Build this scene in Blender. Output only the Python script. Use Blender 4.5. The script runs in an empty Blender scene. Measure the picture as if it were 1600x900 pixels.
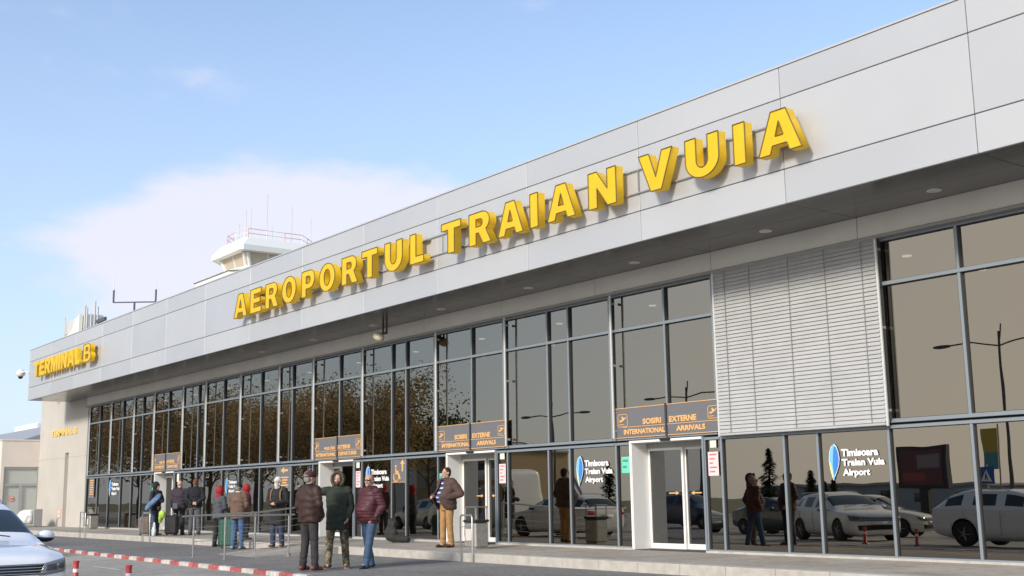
import bpy, math, random
from math import sin, cos, pi, radians, sqrt
from mathutils import Vector, Matrix, noise
from mathutils.bvhtree import BVHTree
random.seed(7)
SC = bpy.context.scene
# ------------------------------------------------------------------ camera
cam = bpy.data.objects.new('camera', bpy.data.cameras.new('camera'))
SC.collection.objects.link(cam)
SC.camera = cam
YAW, PITCH, ROLL = radians(52.8137), radians(9.9813), radians(-0.9088)
F = Vector((-sin(YAW)*cos(PITCH), cos(YAW)*cos(PITCH), sin(PITCH)))
Rt = Vector((cos(YAW), sin(YAW), 0)); U = Rt.cross(F)
R2 = cos(ROLL)*Rt + sin(ROLL)*U; U2 = -sin(ROLL)*Rt + cos(ROLL)*U
m = Matrix((R2, U2, -F)).transposed().to_4x4(); m.translation = Vector((0, 0, 1.34))
cam.matrix_world = m
cam.data.sensor_width = 36; cam.data.lens = 36*1830/1600
cam.data.clip_start = .1; cam.data.clip_end = 6000
# ------------------------------------------------------------------ sky, sun, exposure
SUN_EL, SUN_AZ = radians(27), radians(-72)          # azimuth measured from +X
w = bpy.data.worlds.new('World'); SC.world = w; w.use_nodes = True
nt = w.node_tree; N = nt.nodes; L = nt.links
for n in list(N): N.remove(n)
def wn(t, **k):
    n = N.new(t)
    for a, b in k.items(): setattr(n, a, b)
    return n
out = wn('ShaderNodeOutputWorld'); bg = wn('ShaderNodeBackground'); bg.inputs['Strength'].default_value = .14
sky = wn('ShaderNodeTexSky', sky_type='NISHITA', sun_disc=False, sun_elevation=SUN_EL, sun_rotation=pi/2-SUN_AZ,
         altitude=100, air_density=1.0, dust_density=1.2, ozone_density=2.2)
tc = wn('ShaderNodeTexCoord'); mp = wn('ShaderNodeMapping'); mp.inputs['Scale'].default_value = (1, 1, 2.6)
L.new(tc.outputs['Generated'], mp.inputs['Vector'])
nz = wn('ShaderNodeTexNoise'); nz.inputs['Scale'].default_value = 4.5; nz.inputs['Detail'].default_value = 9; nz.inputs['Roughness'].default_value = .56
L.new(mp.outputs['Vector'], nz.inputs['Vector'])
CL = Vector((-.868, .458, .165))          # where the big bank of cloud hangs
dm = wn('ShaderNodeVectorMath', operation='MULTIPLY'); L.new(tc.outputs['Generated'], dm.inputs[0]); dm.inputs[1].default_value = (1, 1, 1.65)
dt = wn('ShaderNodeVectorMath', operation='DISTANCE'); L.new(dm.outputs[0], dt.inputs[0]); dt.inputs[1].default_value = (CL.x, CL.y, CL.z*1.65)
mr = wn('ShaderNodeMapRange'); mr.inputs[1].default_value = .13; mr.inputs[2].default_value = .245; mr.inputs[3].default_value = .34; mr.inputs[4].default_value = -.08
L.new(dt.outputs['Value'], mr.inputs[0])
ad = wn('ShaderNodeMath', operation='ADD'); L.new(nz.outputs['Fac'], ad.inputs[0]); L.new(mr.outputs[0], ad.inputs[1])
cr = wn('ShaderNodeMapRange', interpolation_type='SMOOTHSTEP'); cr.inputs[1].default_value = .50; cr.inputs[2].default_value = .72; cr.inputs[3].default_value = 0; cr.inputs[4].default_value = .86
L.new(ad.outputs[0], cr.inputs[0])
sp = wn('ShaderNodeSeparateXYZ'); L.new(tc.outputs['Generated'], sp.inputs[0])
hz = wn('ShaderNodeMapRange', interpolation_type='SMOOTHSTEP'); hz.inputs[1].default_value = -.05; hz.inputs[2].default_value = .62; hz.inputs[3].default_value = .72; hz.inputs[4].default_value = .05
L.new(sp.outputs['Z'], hz.inputs[0])
mx0 = wn('ShaderNodeMixRGB'); L.new(hz.outputs[0], mx0.inputs[0]); L.new(sky.outputs[0], mx0.inputs[1]); mx0.inputs[2].default_value = (2.75, 3.2, 4.1, 1)
mx = wn('ShaderNodeMixRGB'); L.new(cr.outputs[0], mx.inputs[0]); L.new(mx0.outputs[0], mx.inputs[1]); mx.inputs[2].default_value = (3.72, 3.68, 4.1, 1)
dp = wn('ShaderNodeVectorMath', operation='DOT_PRODUCT'); L.new(tc.outputs['Generated'], dp.inputs[0]); dp.inputs[1].default_value = (-.25, -.96, .1)
gw = wn('ShaderNodeMapRange', interpolation_type='SMOOTHSTEP'); gw.inputs[1].default_value = .70; gw.inputs[2].default_value = 1; gw.inputs[3].default_value = 0; gw.inputs[4].default_value = .85
L.new(dp.outputs['Value'], gw.inputs[0])
mw = wn('ShaderNodeMixRGB'); L.new(gw.outputs[0], mw.inputs[0]); L.new(mx.outputs[0], mw.inputs[1]); mw.inputs[2].default_value = (4.8, 4.4, 3.9, 1)   # warm haze on the sun's side
L.new(mw.outputs[0], bg.inputs['Color']); L.new(bg.outputs[0], out.inputs[0])
sl = bpy.data.lights.new('sun', 'SUN'); sl.energy = 2.0; sl.angle = radians(10); sl.color = (1, .93, .82)
so = bpy.data.objects.new('sun', sl); SC.collection.objects.link(so)
sd = Vector((cos(SUN_EL)*cos(SUN_AZ), cos(SUN_EL)*sin(SUN_AZ), sin(SUN_EL)))
so.rotation_euler = sd.to_track_quat('Z', 'Y').to_euler(); so.location = (0, -30, 40)
vs = SC.view_settings; vs.view_transform = 'Standard'; vs.look = 'None'; vs.exposure = .78; vs.gamma = 1; vs.use_curve_mapping = False

# ------------------------------------------------------------------ materials
MATS = {}
def mat(name, col, rough=.6, metal=0., noise_amt=0., nscale=8., col2=None, bump=0., emit=None, spec=None, coat=0., trans=0., big=0.):
    if name in MATS: return MATS[name]
    M = bpy.data.materials.new(name); M.use_nodes = True
    t = M.node_tree; p = t.nodes['Principled BSDF']
    c = tuple(col)+(1,)
    p.inputs['Base Color'].default_value = c; p.inputs['Roughness'].default_value = rough; p.inputs['Metallic'].default_value = metal
    if spec is not None: p.inputs['Specular IOR Level'].default_value = spec
    if coat: p.inputs['Coat Weight'].default_value = coat; p.inputs['Coat Roughness'].default_value = .05
    if trans: p.inputs['Transmission Weight'].default_value = trans
    if noise_amt or col2 or bump:
        tc = t.nodes.new('ShaderNodeTexCoord'); n = t.nodes.new('ShaderNodeTexNoise')
        n.inputs['Scale'].default_value = nscale; n.inputs['Detail'].default_value = 6; n.inputs['Roughness'].default_value = .6
        t.links.new(tc.outputs['Object'], n.inputs['Vector'])
        if noise_amt or col2:
            r = t.nodes.new('ShaderNodeValToRGB')
            if col2: a, b = c, tuple(col2)+(1,)
            else: a = tuple(x*(1-noise_amt) for x in col)+(1,); b = tuple(min(1, x*(1+noise_amt)) for x in col)+(1,)
            r.color_ramp.elements[0].position = .35; r.color_ramp.elements[1].position = .65
            r.color_ramp.elements[0].color = a; r.color_ramp.elements[1].color = b
            t.links.new(n.outputs['Fac'], r.inputs[0]); t.links.new(r.outputs[0], p.inputs['Base Color'])
        if bump:
            bm = t.nodes.new('ShaderNodeBump'); bm.inputs['Strength'].default_value = bump; bm.inputs['Distance'].default_value = .02
            t.links.new(n.outputs['Fac'], bm.inputs['Height']); t.links.new(bm.outputs[0], p.inputs['Normal'])
    if emit:
        p.inputs['Emission Color'].default_value = tuple(emit[:3])+(1,); p.inputs['Emission Strength'].default_value = emit[3]
    if big:
        n2 = t.nodes.new('ShaderNodeTexNoise'); n2.inputs['Scale'].default_value = big; n2.inputs['Detail'].default_value = 5; n2.inputs['Distortion'].default_value = .6
        tc2 = t.nodes.new('ShaderNodeTexCoord'); t.links.new(tc2.outputs['Object'], n2.inputs['Vector'])
        r2 = t.nodes.new('ShaderNodeMapRange'); r2.inputs[1].default_value = .35; r2.inputs[2].default_value = .68; r2.inputs[3].default_value = .78; r2.inputs[4].default_value = 1.12
        t.links.new(n2.outputs['Fac'], r2.inputs[0]); mu = t.nodes.new('ShaderNodeVectorMath'); mu.operation = 'SCALE'
        src = p.inputs['Base Color'].links[0].from_socket; t.links.new(src, mu.inputs[0]); t.links.new(r2.outputs[0], mu.inputs['Scale']); t.links.new(mu.outputs[0], p.inputs['Base Color'])
    MATS[name] = M
    return M
def glass_mat(name, tr, gl, rough=0.0):
    if name in MATS: return MATS[name]
    M = bpy.data.materials.new(name); M.use_nodes = True; t = M.node_tree
    for n in list(t.nodes): t.nodes.remove(n)
    o = t.nodes.new('ShaderNodeOutputMaterial'); a = t.nodes.new('ShaderNodeAddShader')
    b = t.nodes.new('ShaderNodeBsdfTransparent'); g = t.nodes.new('ShaderNodeBsdfGlossy')
    b.inputs[0].default_value = tuple(tr)+(1,); g.inputs['Color'].default_value = tuple(gl)+(1,); g.inputs['Roughness'].default_value = rough
    # a very faint waviness, as of real panes
    tc = t.nodes.new('ShaderNodeTexCoord'); n = t.nodes.new('ShaderNodeTexNoise'); n.inputs['Scale'].default_value = .9; n.inputs['Detail'].default_value = 1
    bm = t.nodes.new('ShaderNodeBump'); bm.inputs['Strength'].default_value = .035; bm.inputs['Distance'].default_value = .05
    t.links.new(tc.outputs['Object'], n.inputs['Vector']); t.links.new(n.outputs['Fac'], bm.inputs['Height']); t.links.new(bm.outputs[0], g.inputs['Normal'])
    t.links.new(b.outputs[0], a.inputs[0]); t.links.new(g.outputs[0], a.inputs[1]); t.links.new(a.outputs[0], o.inputs[0])
    MATS[name] = M
    return M
GLASS = glass_mat('tinted_glass', (.10, .09, .075), (.285, .262, .222))
DGLASS = glass_mat('door_glass', (.20, .20, .19), (.17, .17, .165))
PANEL = mat('silver_panel', (.50, .51, .525), .42, .25, noise_amt=.03, nscale=.35)
PANEL2 = mat('silver_panel_b', (.48, .492, .512), .40, .28, noise_amt=.03, nscale=.4)
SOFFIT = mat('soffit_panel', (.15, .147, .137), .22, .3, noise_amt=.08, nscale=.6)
BAND = mat('lintel_panel', (.78, .745, .69), .5, .1, noise_amt=.05, nscale=.8)
JOINT = mat('dark_joint', (.05, .05, .05), .8)
ALU = mat('grey_aluminium', (.27, .31, .34), .42, .35)
ALUD = mat('dark_gasket', (.045, .05, .055), .5)
RAILW = mat('pale_aluminium', (.62, .62, .60), .4, .2)
WHITE = mat('white_paint', (.82, .80, .76), .45)
CREAM = mat('cream_render', (.50, .47, .42), .8, noise_amt=.05, nscale=.7, bump=.15)
YEL = mat('yellow_acrylic', (.95, .63, .02), .35, noise_amt=.03, nscale=2)
_t = YEL.node_tree; _p = _t.nodes['Principled BSDF']; _o = _t.nodes['Material Output']   # acrylic lets some light through
_tr = _t.nodes.new('ShaderNodeBsdfTranslucent'); _tr.inputs[0].default_value = (1, .86, .22, 1); _mx = _t.nodes.new('ShaderNodeMixShader'); _mx.inputs[0].default_value = .35
_t.links.new(_p.outputs[0], _mx.inputs[1]); _t.links.new(_tr.outputs[0], _mx.inputs[2]); _t.links.new(_mx.outputs[0], _o.inputs[0])
YEDGE = mat('letter_trim', (.14, .10, .02), .5)
STEEL = mat('brushed_steel', (.50, .49, .47), .33, .85)
BLACK = mat('black_plastic', (.02, .02, .022), .45)
RUB = mat('tyre_rubber', (.025, .025, .027), .8)
SIGNG = mat('sign_grey', (.15, .15, .16), .45)
SIGNO = mat('sign_orange', (.74, .42, .17), .5)
GREYP = mat('grey_plastic', (.32, .32, .31), .5)

# ------------------------------------------------------------------ object helpers
def link(o): SC.collection.objects.link(o); return o
def tag(o, label=None, cat=None, group=None, kind=None):
    if label: o['label'] = label
    if cat: o['category'] = cat
    if group: o['group'] = group
    if kind: o['kind'] = kind
    return o
def empty(name, loc, label, cat, group=None, rz=0):
    o = bpy.data.objects.new(name, None); link(o); o.location = loc; o.rotation_euler = (0, 0, rz); o.empty_display_size = .2
    return tag(o, label, cat, group)
def copy_tree(o, parent=None):
    c = o.copy(); link(c)
    if parent: c.parent = parent
    for ch in list(o.children): copy_tree(ch, c)
    return c
class MB:
    def __init__(s, org=(0, 0, 0)): s.v = []; s.f = []; s.m = []; s.org = Vector(org); s.sm = []
    def add(s, vs, fs, m=0, smooth=False):
        b = len(s.v); s.v += [Vector(p) for p in vs]
        for f in fs: s.f.append([b+i for i in f]); s.m.append(m); s.sm.append(smooth)
    def box(s, x0, x1, y0, y1, z0, z1, m=0):
        s.add([(x0,y0,z0),(x1,y0,z0),(x1,y1,z0),(x0,y1,z0),(x0,y0,z1),(x1,y0,z1),(x1,y1,z1),(x0,y1,z1)],
              [(0,3,2,1),(4,5,6,7),(0,1,5,4),(1,2,6,5),(2,3,7,6),(3,0,4,7)], m)
    def cbox(s, x0, x1, y0, y1, z0, z1, c=.01, m=0):      # bevelled box
        c = min(c, (x1-x0)*.4, (y1-y0)*.4, (z1-z0)*.4)
        P = []
        for zi, (z, i) in enumerate(((z0, c), (z0+c, 0), (z1-c, 0), (z1, c))):
            a = i; k = c+ (i and 0)
            P += [(x0+a+ (c if not i else 0), y0+a, z), (x1-a-(c if not i else 0), y0+a, z), (x1-a, y0+a+(c if not i else 0), z), (x1-a, y1-a-(c if not i else 0), z),
                  (x1-a-(c if not i else 0), y1-a, z), (x0+a+(c if not i else 0), y1-a, z), (x0+a, y1-a-(c if not i else 0), z), (x0+a, y0+a+(c if not i else 0), z)]
        fs = [tuple(range(7, -1, -1)), tuple(range(24, 32))]
        for r in range(3):
            for k in range(8): fs.append((r*8+k, r*8+(k+1) % 8, r*8+8+(k+1) % 8, r*8+8+k))
        s.add(P, fs, m)
    def tube(s, pts, r, n=8, m=0, closed=False):
        pts = [Vector(p) for p in pts]; rs = r if isinstance(r, (list, tuple)) else [r]*len(pts)
        base = []; prev = None
        for i, p in enumerate(pts):
            a = pts[max(0, i-1)]; b = pts[min(len(pts)-1, i+1)]; d = (b-a)
            if d.length < 1e-9: d = Vector((0, 0, 1))
            d.normalize()
            ref = Vector((0, 0, 1)) if abs(d.z) < .95 else Vector((1, 0, 0))
            if prev is not None: u = (prev - d*prev.dot(d)); u = u.normalized() if u.length > 1e-6 else d.cross(ref).normalized()
            else: u = d.cross(ref).normalized()
            prev = u; v = d.cross(u)
            base.append([p+(u*cos(2*pi*k/n)+v*sin(2*pi*k/n))*rs[i] for k in range(n)])
        vs = [q for ring in base for q in ring]; fs = []
        for i in range(len(pts)-1):
            for k in range(n): fs.append((i*n+k, i*n+(k+1) % n, (i+1)*n+(k+1) % n, (i+1)*n+k))
        s.add(vs, fs, m, True)
        s.add(base[0], [tuple(range(n-1, -1, -1))], m); s.add(base[-1], [tuple(range(n))], m)
    def lathe(s, c, prof, n=20, m=0, axis='z', smooth=True):
        c = Vector(c); vs = []; fs = []
        for r, h in prof:
            for k in range(n):
                a = 2*pi*k/n
                q = (r*cos(a), r*sin(a), h)
                if axis == 'y': q = (q[0], q[2], -q[1])
                if axis == 'x': q = (q[2], q[0], q[1])
                vs.append(c+Vector(q))
        for i in range(len(prof)-1):
            for k in range(n): fs.append((i*n+k, i*n+(k+1) % n, (i+1)*n+(k+1) % n, (i+1)*n+k))
        s.add(vs, fs, m, smooth)
        s.add(vs[:n], [tuple(range(n-1, -1, -1))], m); s.add(vs[-n:], [tuple(range(n))], m)
    def prism(s, poly, y0, y1, m=0):                       # poly in x,z, extruded along y
        n = len(poly); vs = [(x, y0, z) for x, z in poly]+[(x, y1, z) for x, z in poly]
        fs = [tuple(range(n)), tuple(range(2*n-1, n-1, -1))]+[(i, (i+1) % n+0, (i+1) % n+n, i+n) for i in range(n)]
        s.add(vs, [tuple(reversed(f)) for f in fs], m)
    def prismz(s, poly, z0, z1, m=0):
        n = len(poly); vs = [(x, y, z0) for x, y in poly]+[(x, y, z1) for x, y in poly]
        s.add(vs, [tuple(range(n-1, -1, -1)), tuple(range(n, 2*n))]+[(i, (i+1) % n, (i+1) % n+n, i+n) for i in range(n)], m)
    def ell(s, c, r, n=12, k=8, m=0, rot=None):
        c = Vector(c); vs = []; fs = []
        for i in range(1, k):
            t = pi*i/k
            for j in range(n):
                a = 2*pi*j/n; q = Vector((r[0]*sin(t)*cos(a), r[1]*sin(t)*sin(a), -r[2]*cos(t)))
                if rot: q = rot @ q
                vs.append(c+q)
        b = len(vs); lo = Vector((0, 0, -r[2])); hi = Vector((0, 0, r[2]))
        if rot: lo = rot @ lo; hi = rot @ hi
        vs += [c+lo, c+hi]
        for i in range(k-2):
            for j in range(n): fs.append((i*n+j, i*n+(j+1) % n, (i+1)*n+(j+1) % n, (i+1)*n+j))
        for j in range(n): fs.append((b, (j+1) % n, j)); fs.append((b+1, (k-2)*n+j, (k-2)*n+(j+1) % n))
        s.add(vs, fs, m, True)
    def cone(s, p1, p2, r1, r2, flat=1., side=None, n=12, m=0):   # rounded tapered capsule
        p1 = Vector(p1); p2 = Vector(p2); d = p2-p1
        if d.length < 1e-6: d = Vector((0, 0, 1e-5))
        d.normalize()
        u = Vector(side) if side else (Vector((1, 0, 0)) if abs(d.x) < .8 else Vector((0, 1, 0)))
        u = (u-d*u.dot(d)).normalized(); v = d.cross(u)
        rings = []
        for t in (-80, -50, -22): rings.append((p1+d*r1*sin(radians(t)), r1*cos(radians(t))))
        rings.append((p1, r1)); rings.append((p2, r2))
        for t in (22, 50, 80): rings.append((p2+d*r2*sin(radians(t)), r2*cos(radians(t))))
        vs = []; fs = []
        for c, r in rings:
            for k in range(n): a = 2*pi*k/n; vs.append(c+u*r*cos(a)+v*r*flat*sin(a))
        for i in range(len(rings)-1):
            for k in range(n): fs.append((i*n+k, i*n+(k+1) % n, (i+1)*n+(k+1) % n, (i+1)*n+k))
        fs.append(tuple(range(n-1, -1, -1))); fs.append(tuple(range((len(rings)-1)*n, len(rings)*n)))
        s.add(vs, fs, m, True)
    def loft(s, secs, n=16, m=0, power=2.3):                # secs: (z, cx, cy, rx, ry)
        vs = []; fs = []
        for z, cx, cy, rx, ry in secs:
            for k in range(n):
                a = 2*pi*k/n; ca, sa = cos(a), sin(a); e = 2/power
                vs.append((cx+rx*math.copysign(abs(ca)**e, ca), cy+ry*math.copysign(abs(sa)**e, sa), z))
        q = len(secs)
        for i in range(q-1):
            for k in range(n): fs.append((i*n+k, i*n+(k+1) % n, (i+1)*n+(k+1) % n, (i+1)*n+k))
        fs.append(tuple(range(n-1, -1, -1))); fs.append(tuple(range((q-1)*n, q*n)))
        s.add(vs, fs, m, True)
    def mesh(s, name, mats):
        me = bpy.data.meshes.new(name)
        me.from_pydata([p-s.org for p in s.v], [], s.f)
        for mm in (mats if isinstance(mats, (list, tuple)) else [mats]): me.materials.append(mm)
        me.polygons.foreach_set('material_index', s.m); me.polygons.foreach_set('use_smooth', s.sm)
        me.update(); return me
    def build(s, name, mats, parent=None, bevel=0):
        me = s.mesh(name, mats); o = bpy.data.objects.new(name, me); link(o)
        if parent: o.parent = parent
        else: o.location = s.org
        if bevel:
            b = o.modifiers.new('bevel', 'BEVEL'); b.width = bevel; b.segments = 2; b.limit_method = 'ANGLE'
        return o
def bake(o):
    dg = bpy.context.evaluated_depsgraph_get(); dg.update()
    me = bpy.data.meshes.new_from_object(o.evaluated_get(dg)); old = o.data; o.modifiers.clear(); o.data = me; me.name = o.name
    return o
def blob(mb, name, mats, parent, voxel=.012, smooth=4, disp=None, single=True):
    o = mb.build(name, mats, parent)
    r = o.modifiers.new('r', 'REMESH'); r.mode = 'VOXEL'; r.voxel_size = voxel; r.use_smooth_shade = True
    sm = o.modifiers.new('s', 'SMOOTH'); sm.iterations = smooth; sm.factor = .5
    bake(o)
    if disp:
        me = o.data; co = [v.co.copy() for v in me.vertices]; nn = [v.normal.copy() for v in me.vertices]
        for i, v in enumerate(me.vertices): v.co = co[i]+nn[i]*disp(co[i])
    for p in o.data.polygons: p.use_smooth = True
    return o
def text_mesh(name, s, x0, x1, z0, z1, y, mats, depth=.004, bold=.02, parent=None, org=(0, 0, 0)):
    cu = bpy.data.curves.new(name, 'FONT'); cu.body = s; cu.size = 1; cu.extrude = .01; cu.offset = bold; cu.resolution_u = 3
    t = bpy.data.objects.new(name, cu); link(t)
    dg = bpy.context.evaluated_depsgraph_get(); dg.update()
    me = bpy.data.meshes.new_from_object(t.evaluated_get(dg)); bpy.data.objects.remove(t)
    xs = [v.co.x for v in me.vertices]; ys = [v.co.y for v in me.vertices]; zs = [v.co.z for v in me.vertices]
    ax, bx, ay, by, az, bz = min(xs), max(xs), min(ys), max(ys), min(zs), max(zs)
    O = Vector(org)
    for v in me.vertices:
        c = v.co
        v.co = Vector((x0+(c.x-ax)/(bx-ax)*(x1-x0), y-(c.z-az)/(bz-az)*depth, z0+(c.y-ay)/(by-ay)*(z1-z0)))-O
    me.materials.clear(); me.materials.append(mats)
    o = bpy.data.objects.new(name, me); link(o)
    if parent: o.parent = parent
    else: o.location = O
    return o
# ------------------------------------------------------------------ ground, road, kerb, pavement
def kerb_y(x): return 9.72-.0333*(x+20)
def ground_z(y): return -.065-min(max((9.8-y), 0), 16)*.016
ASPH = mat('dark_asphalt', (.195, .188, .178), .9, noise_amt=.25, nscale=9, bump=.35, big=.45)
ROAD = mat('worn_road_asphalt', (.35, .325, .285), .9, noise_amt=.16, nscale=7, bump=.3, big=.35)
PAVE = mat('beige_paving', (.37, .335, .29), .8, noise_amt=.14, nscale=6, bump=.2, big=.6)
KST = mat('kerb_stone', (.45, .42, .37), .8, noise_amt=.12, nscale=5, bump=.2)
GRASSG = mat('dry_grass_ground', (.16, .15, .08), .95, noise_amt=.3, nscale=.5)
g = MB(); R_ = 2500
g.add([(-R_,-R_,-.50),(R_,-R_,-.50),(R_,R_,-.50),(-R_,R_,-.50)], [(0,1,2,3)])
tag(g.build('ground', GRASSG), kind='structure')
g = MB(); ys = [9.9-.0*i for i in range(1)]
rows = [9.75, 6, 2, -2, -6.2, -60]
cols = [-220, -120, -80, -60, -45, -30, -20, -10, 0, 30]
vs = []
for y in rows:
    for x in cols:
        yy = kerb_y(x)+.02 if y == 9.75 else y
        vs.append((x, yy, ground_z(y)+(-.0 if y > -50 else 0)))
nc = len(cols)
g.add(vs, [(j*nc+i+nc, j*nc+i+nc+1, j*nc+i+1, j*nc+i) for j in range(len(rows)-1) for i in range(nc-1)])
tag(g.build('road', ROAD), kind='structure')
# faded parking bay lines on the road
g = MB()
def road_line(x0, y0, x1, y1, wd):
    d = Vector((x1-x0, y1-y0, 0)).normalized(); n = Vector((-d.y, d.x, 0))*wd/2
    P = []
    n_ = 6
    for i in range(n_+1):
        x = x0+(x1-x0)*i/n_; y = y0+(y1-y0)*i/n_
        for sg in (-1, 1): P.append((x+n.x*sg, y+n.y*sg, ground_z(y+n.y*sg)+.006))
    g.add(P, [(2*i, 2*i+2, 2*i+3, 2*i+1) for i in range(n_)])
for i in range(7): road_line(-47+i*3.4, 8.55, -45.2+i*3.4, 8.55-.04, .1)
road_line(-60, 6.6, -15, 6.4, .1)
for i in range(10): road_line(-60+i*5.5, 1.2, -60+i*5.5, -4, .1)
tag(g.build('road_markings', mat('worn_line_paint', (.50, .48, .43), .85, noise_amt=.25, nscale=6)), kind='structure')
# painted kerb
KR = mat('kerb_red', (.42, .10, .095), .7, noise_amt=.35, nscale=14, big=1.5); KW = mat('kerb_white', (.58, .54, .49), .7, noise_amt=.2, nscale=12, big=1.5)
g = MB(); x = -19.66+.29+1.16*16
while x > -95:
    for m_, ln in ((0, .58), (1, .58)):
        a, b = x-ln+.006, x
        ya, yb = kerb_y(a), kerb_y(b); zb = -.17
        P = []
        for X, Y in ((a, ya), (b, yb)):
            P += [(X, Y, zb), (X, Y+.015, .004), (X, Y+.035, .014), (X, Y+.13, .014), (X, Y+.14, zb)]
        g.add(P, [(0, 5, 6, 1), (1, 6, 7, 2), (2, 7, 8, 3), (3, 8, 9, 4), (0, 1, 2, 3, 4), (9, 8, 7, 6, 5)], m_)
        x -= ln
tag(g.build('kerb', [KR, KW]), kind='structure')
g = MB(); P = []
for x in (-100, -60, -40, -20, 0, 30): P += [(x, kerb_y(x)+.12, 0), (x, 14.0, 0)]
g.add(P, [(2*i, 2*i+2, 2*i+3, 2*i+1) for i in range(5)])
tag(g.build('pavement', ASPH), kind='structure')
# raised step along the facade
g = MB()
x = -62
while x < 12:
    g.cbox(x+.004, x+.996, 13.95, 14.24, -.1, .17+random.uniform(-.002, .002), .012, 0); x += 1.0
g.box(-62, 12, 14.235, 17.6, -.1, .166, 1)
for i in range(0, 74): g.box(-62+i, -62+i+.012, 14.25, 16.7, .16, .1675, 2)
for y in (14.85, 15.45, 16.05, 16.65): g.box(-62, 12, y, y+.01, .16, .168, 2)
tag(g.build('entrance_step', [KST, PAVE, mat('paving_joint', (.26, .24, .21), .9)]), kind='structure')
g = MB()   # access ramp
g.add([(-27.9, 11.95, .004), (-25.42, 11.85, .004), (-25.42, 13.95, .166), (-27.9, 13.95, .166), (-27.9, 11.95, -.05), (-25.42, 11.85, -.05), (-25.42, 13.95, -.05), (-27.9, 13.95, -.05)],
      [(0, 1, 2, 3), (0, 4, 5, 1), (1, 5, 6, 2), (3, 7, 4, 0)])
tag(g.build('ramp', PAVE), kind='structure')

# ------------------------------------------------------------------ the terminal
TB = empty('terminal_building', (-30, 17, 0), 'long low airport terminal with silver panel fascia and dark glass front', 'terminal building')
ORG = (-30, 17, 0)
def T(): return MB(ORG)
YG = 17.0
def yg(z): return YG+(z-.17)*.0036
# fascia panels: three rows
SE = [-57.36+3.47*i for i in range(0, 21)]
fa = T()
rows_z = [(6.0, 6.60), (6.615, 7.82), (7.835, 8.35)]
rows_z = [(6.0, 6.575), (6.59, 7.80), (7.815, 8.35)]
for r, (z0, z1) in enumerate(rows_z):
    for i in range(20):
        fa.cbox(SE[i]+.006, SE[i+1]-.006, 15.0, 15.06, z0, z1, .006, (i*7+r*3) % 2)
fa.build('fascia', [PANEL, PANEL2], TB)
bk = T(); bk.box(-57.34, 12.0, 15.05, 15.4, 6.02, 8.33, 0); bk.box(-57.38, 12.05, 14.98, 15.42, 8.352, 8.385, 1)
bk.build('fascia_backing', [JOINT, PANEL], TB)
en = T()
en.cbox(-57.40, -57.342, 15.07, 24, 6.0, 8.35, .005); en.build('fascia_end_panel', PANEL, TB)
so_ = T()
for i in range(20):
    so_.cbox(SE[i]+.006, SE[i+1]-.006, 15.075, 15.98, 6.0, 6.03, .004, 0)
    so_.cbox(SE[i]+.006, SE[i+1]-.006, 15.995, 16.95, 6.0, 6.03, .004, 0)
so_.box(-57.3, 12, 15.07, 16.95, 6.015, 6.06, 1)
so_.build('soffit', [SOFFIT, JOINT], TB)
bd = T()
for i in range(20):
    if SE[i+1] < -54.4: continue
    bd.cbox(max(SE[i], -54.5)+.005, SE[i+1]-.005, 16.86, 16.94, 5.62, 5.998, .005, 0)
bd.box(-54.5, 12, 16.93, 17.3, 5.57, 5.995, 1); bd.box(-54.5, 12, 16.80, 16.93, 5.555, 5.60, 2)
bd.build('lintel_band', [BAND, JOINT, GREYP], TB)
rf = T(); rf.box(-57.3, 12, 15.3, 45, 8.0, 8.2); rf.build('roof', mat('grey_roofing', (.25, .25, .25), .9), TB)
wl = T()     # end pier with letters, and the hidden back walls
PX = -57.65
wl.box(-62, PX, 16.92, 17.25, 0, 6.9, 0); wl.box(PX+.55, -54.46, 16.92, 17.25, 0, 5.998, 0)
wl.box(PX, PX+.55, 16.92, 17.25, 3.6, 5.998, 0); wl.box(PX, PX+.55, 17.12, 17.25, 0, 3.6, 0)
wl.box(-62, -54.46, 17.25, 45, 0, 7.9, 0); wl.box(-54.5, 12, 44.6, 45, 0, 8, 0)
wl.box(-62.01, PX-.003, 16.914, 16.925, 3.37, 3.385, 1); wl.box(PX+.55, -54.46, 16.914, 16.925, 3.37, 3.385, 1)
wl.build('end_wall', [CREAM, mat('wall_joint', (.35, .34, .31), .9)], TB)
# interior seen darkly through the panes
it = T(); it.box(-54.4, 12, 17.3, 44.5, -.05, .15, 0); it.box(-54.4, 12, 27, 27.2, .15, 5.9, 1); it.box(-54.4, 12, 17.4, 27, 5.6, 5.7, 2)
for x in range(-52, 10, 6): it.tube([(x, 20.5, .15), (x, 20.5, 5.6)], .25, 14, 3)
for i in range(9):
    x = -50+i*6; it.cbox(x, x+2.4, 24, 24.5, .15, 1.2, .03, 4); it.cbox(x-1.6, x-1.1, 22, 24, .15, .6, .03, 5)
it.build('interior_hall', [mat('hall_floor', (.18, .165, .15), .3), mat('hall_wall', (.22, .20, .17), .8), mat('hall_ceiling', (.3, .3, .3), .9), mat('hall_column', (.30, .29, .27), .6), mat('hall_counter', (.15, .12, .10), .5), mat('hall_seat', (.10, .02, .02), .5)], TB)
lt = T()
for i in range(16):
    for y in (18.8, 21.3): lt.lathe((-50+i*3.4, y, 5.585), [(.09, 0), (.09, .02)], 12, 0)
lt.build('hall_downlights', mat('hall_lamp', (.9, .9, .8), .5, emit=(1, .93, .8, 1.5)), TB)

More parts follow.
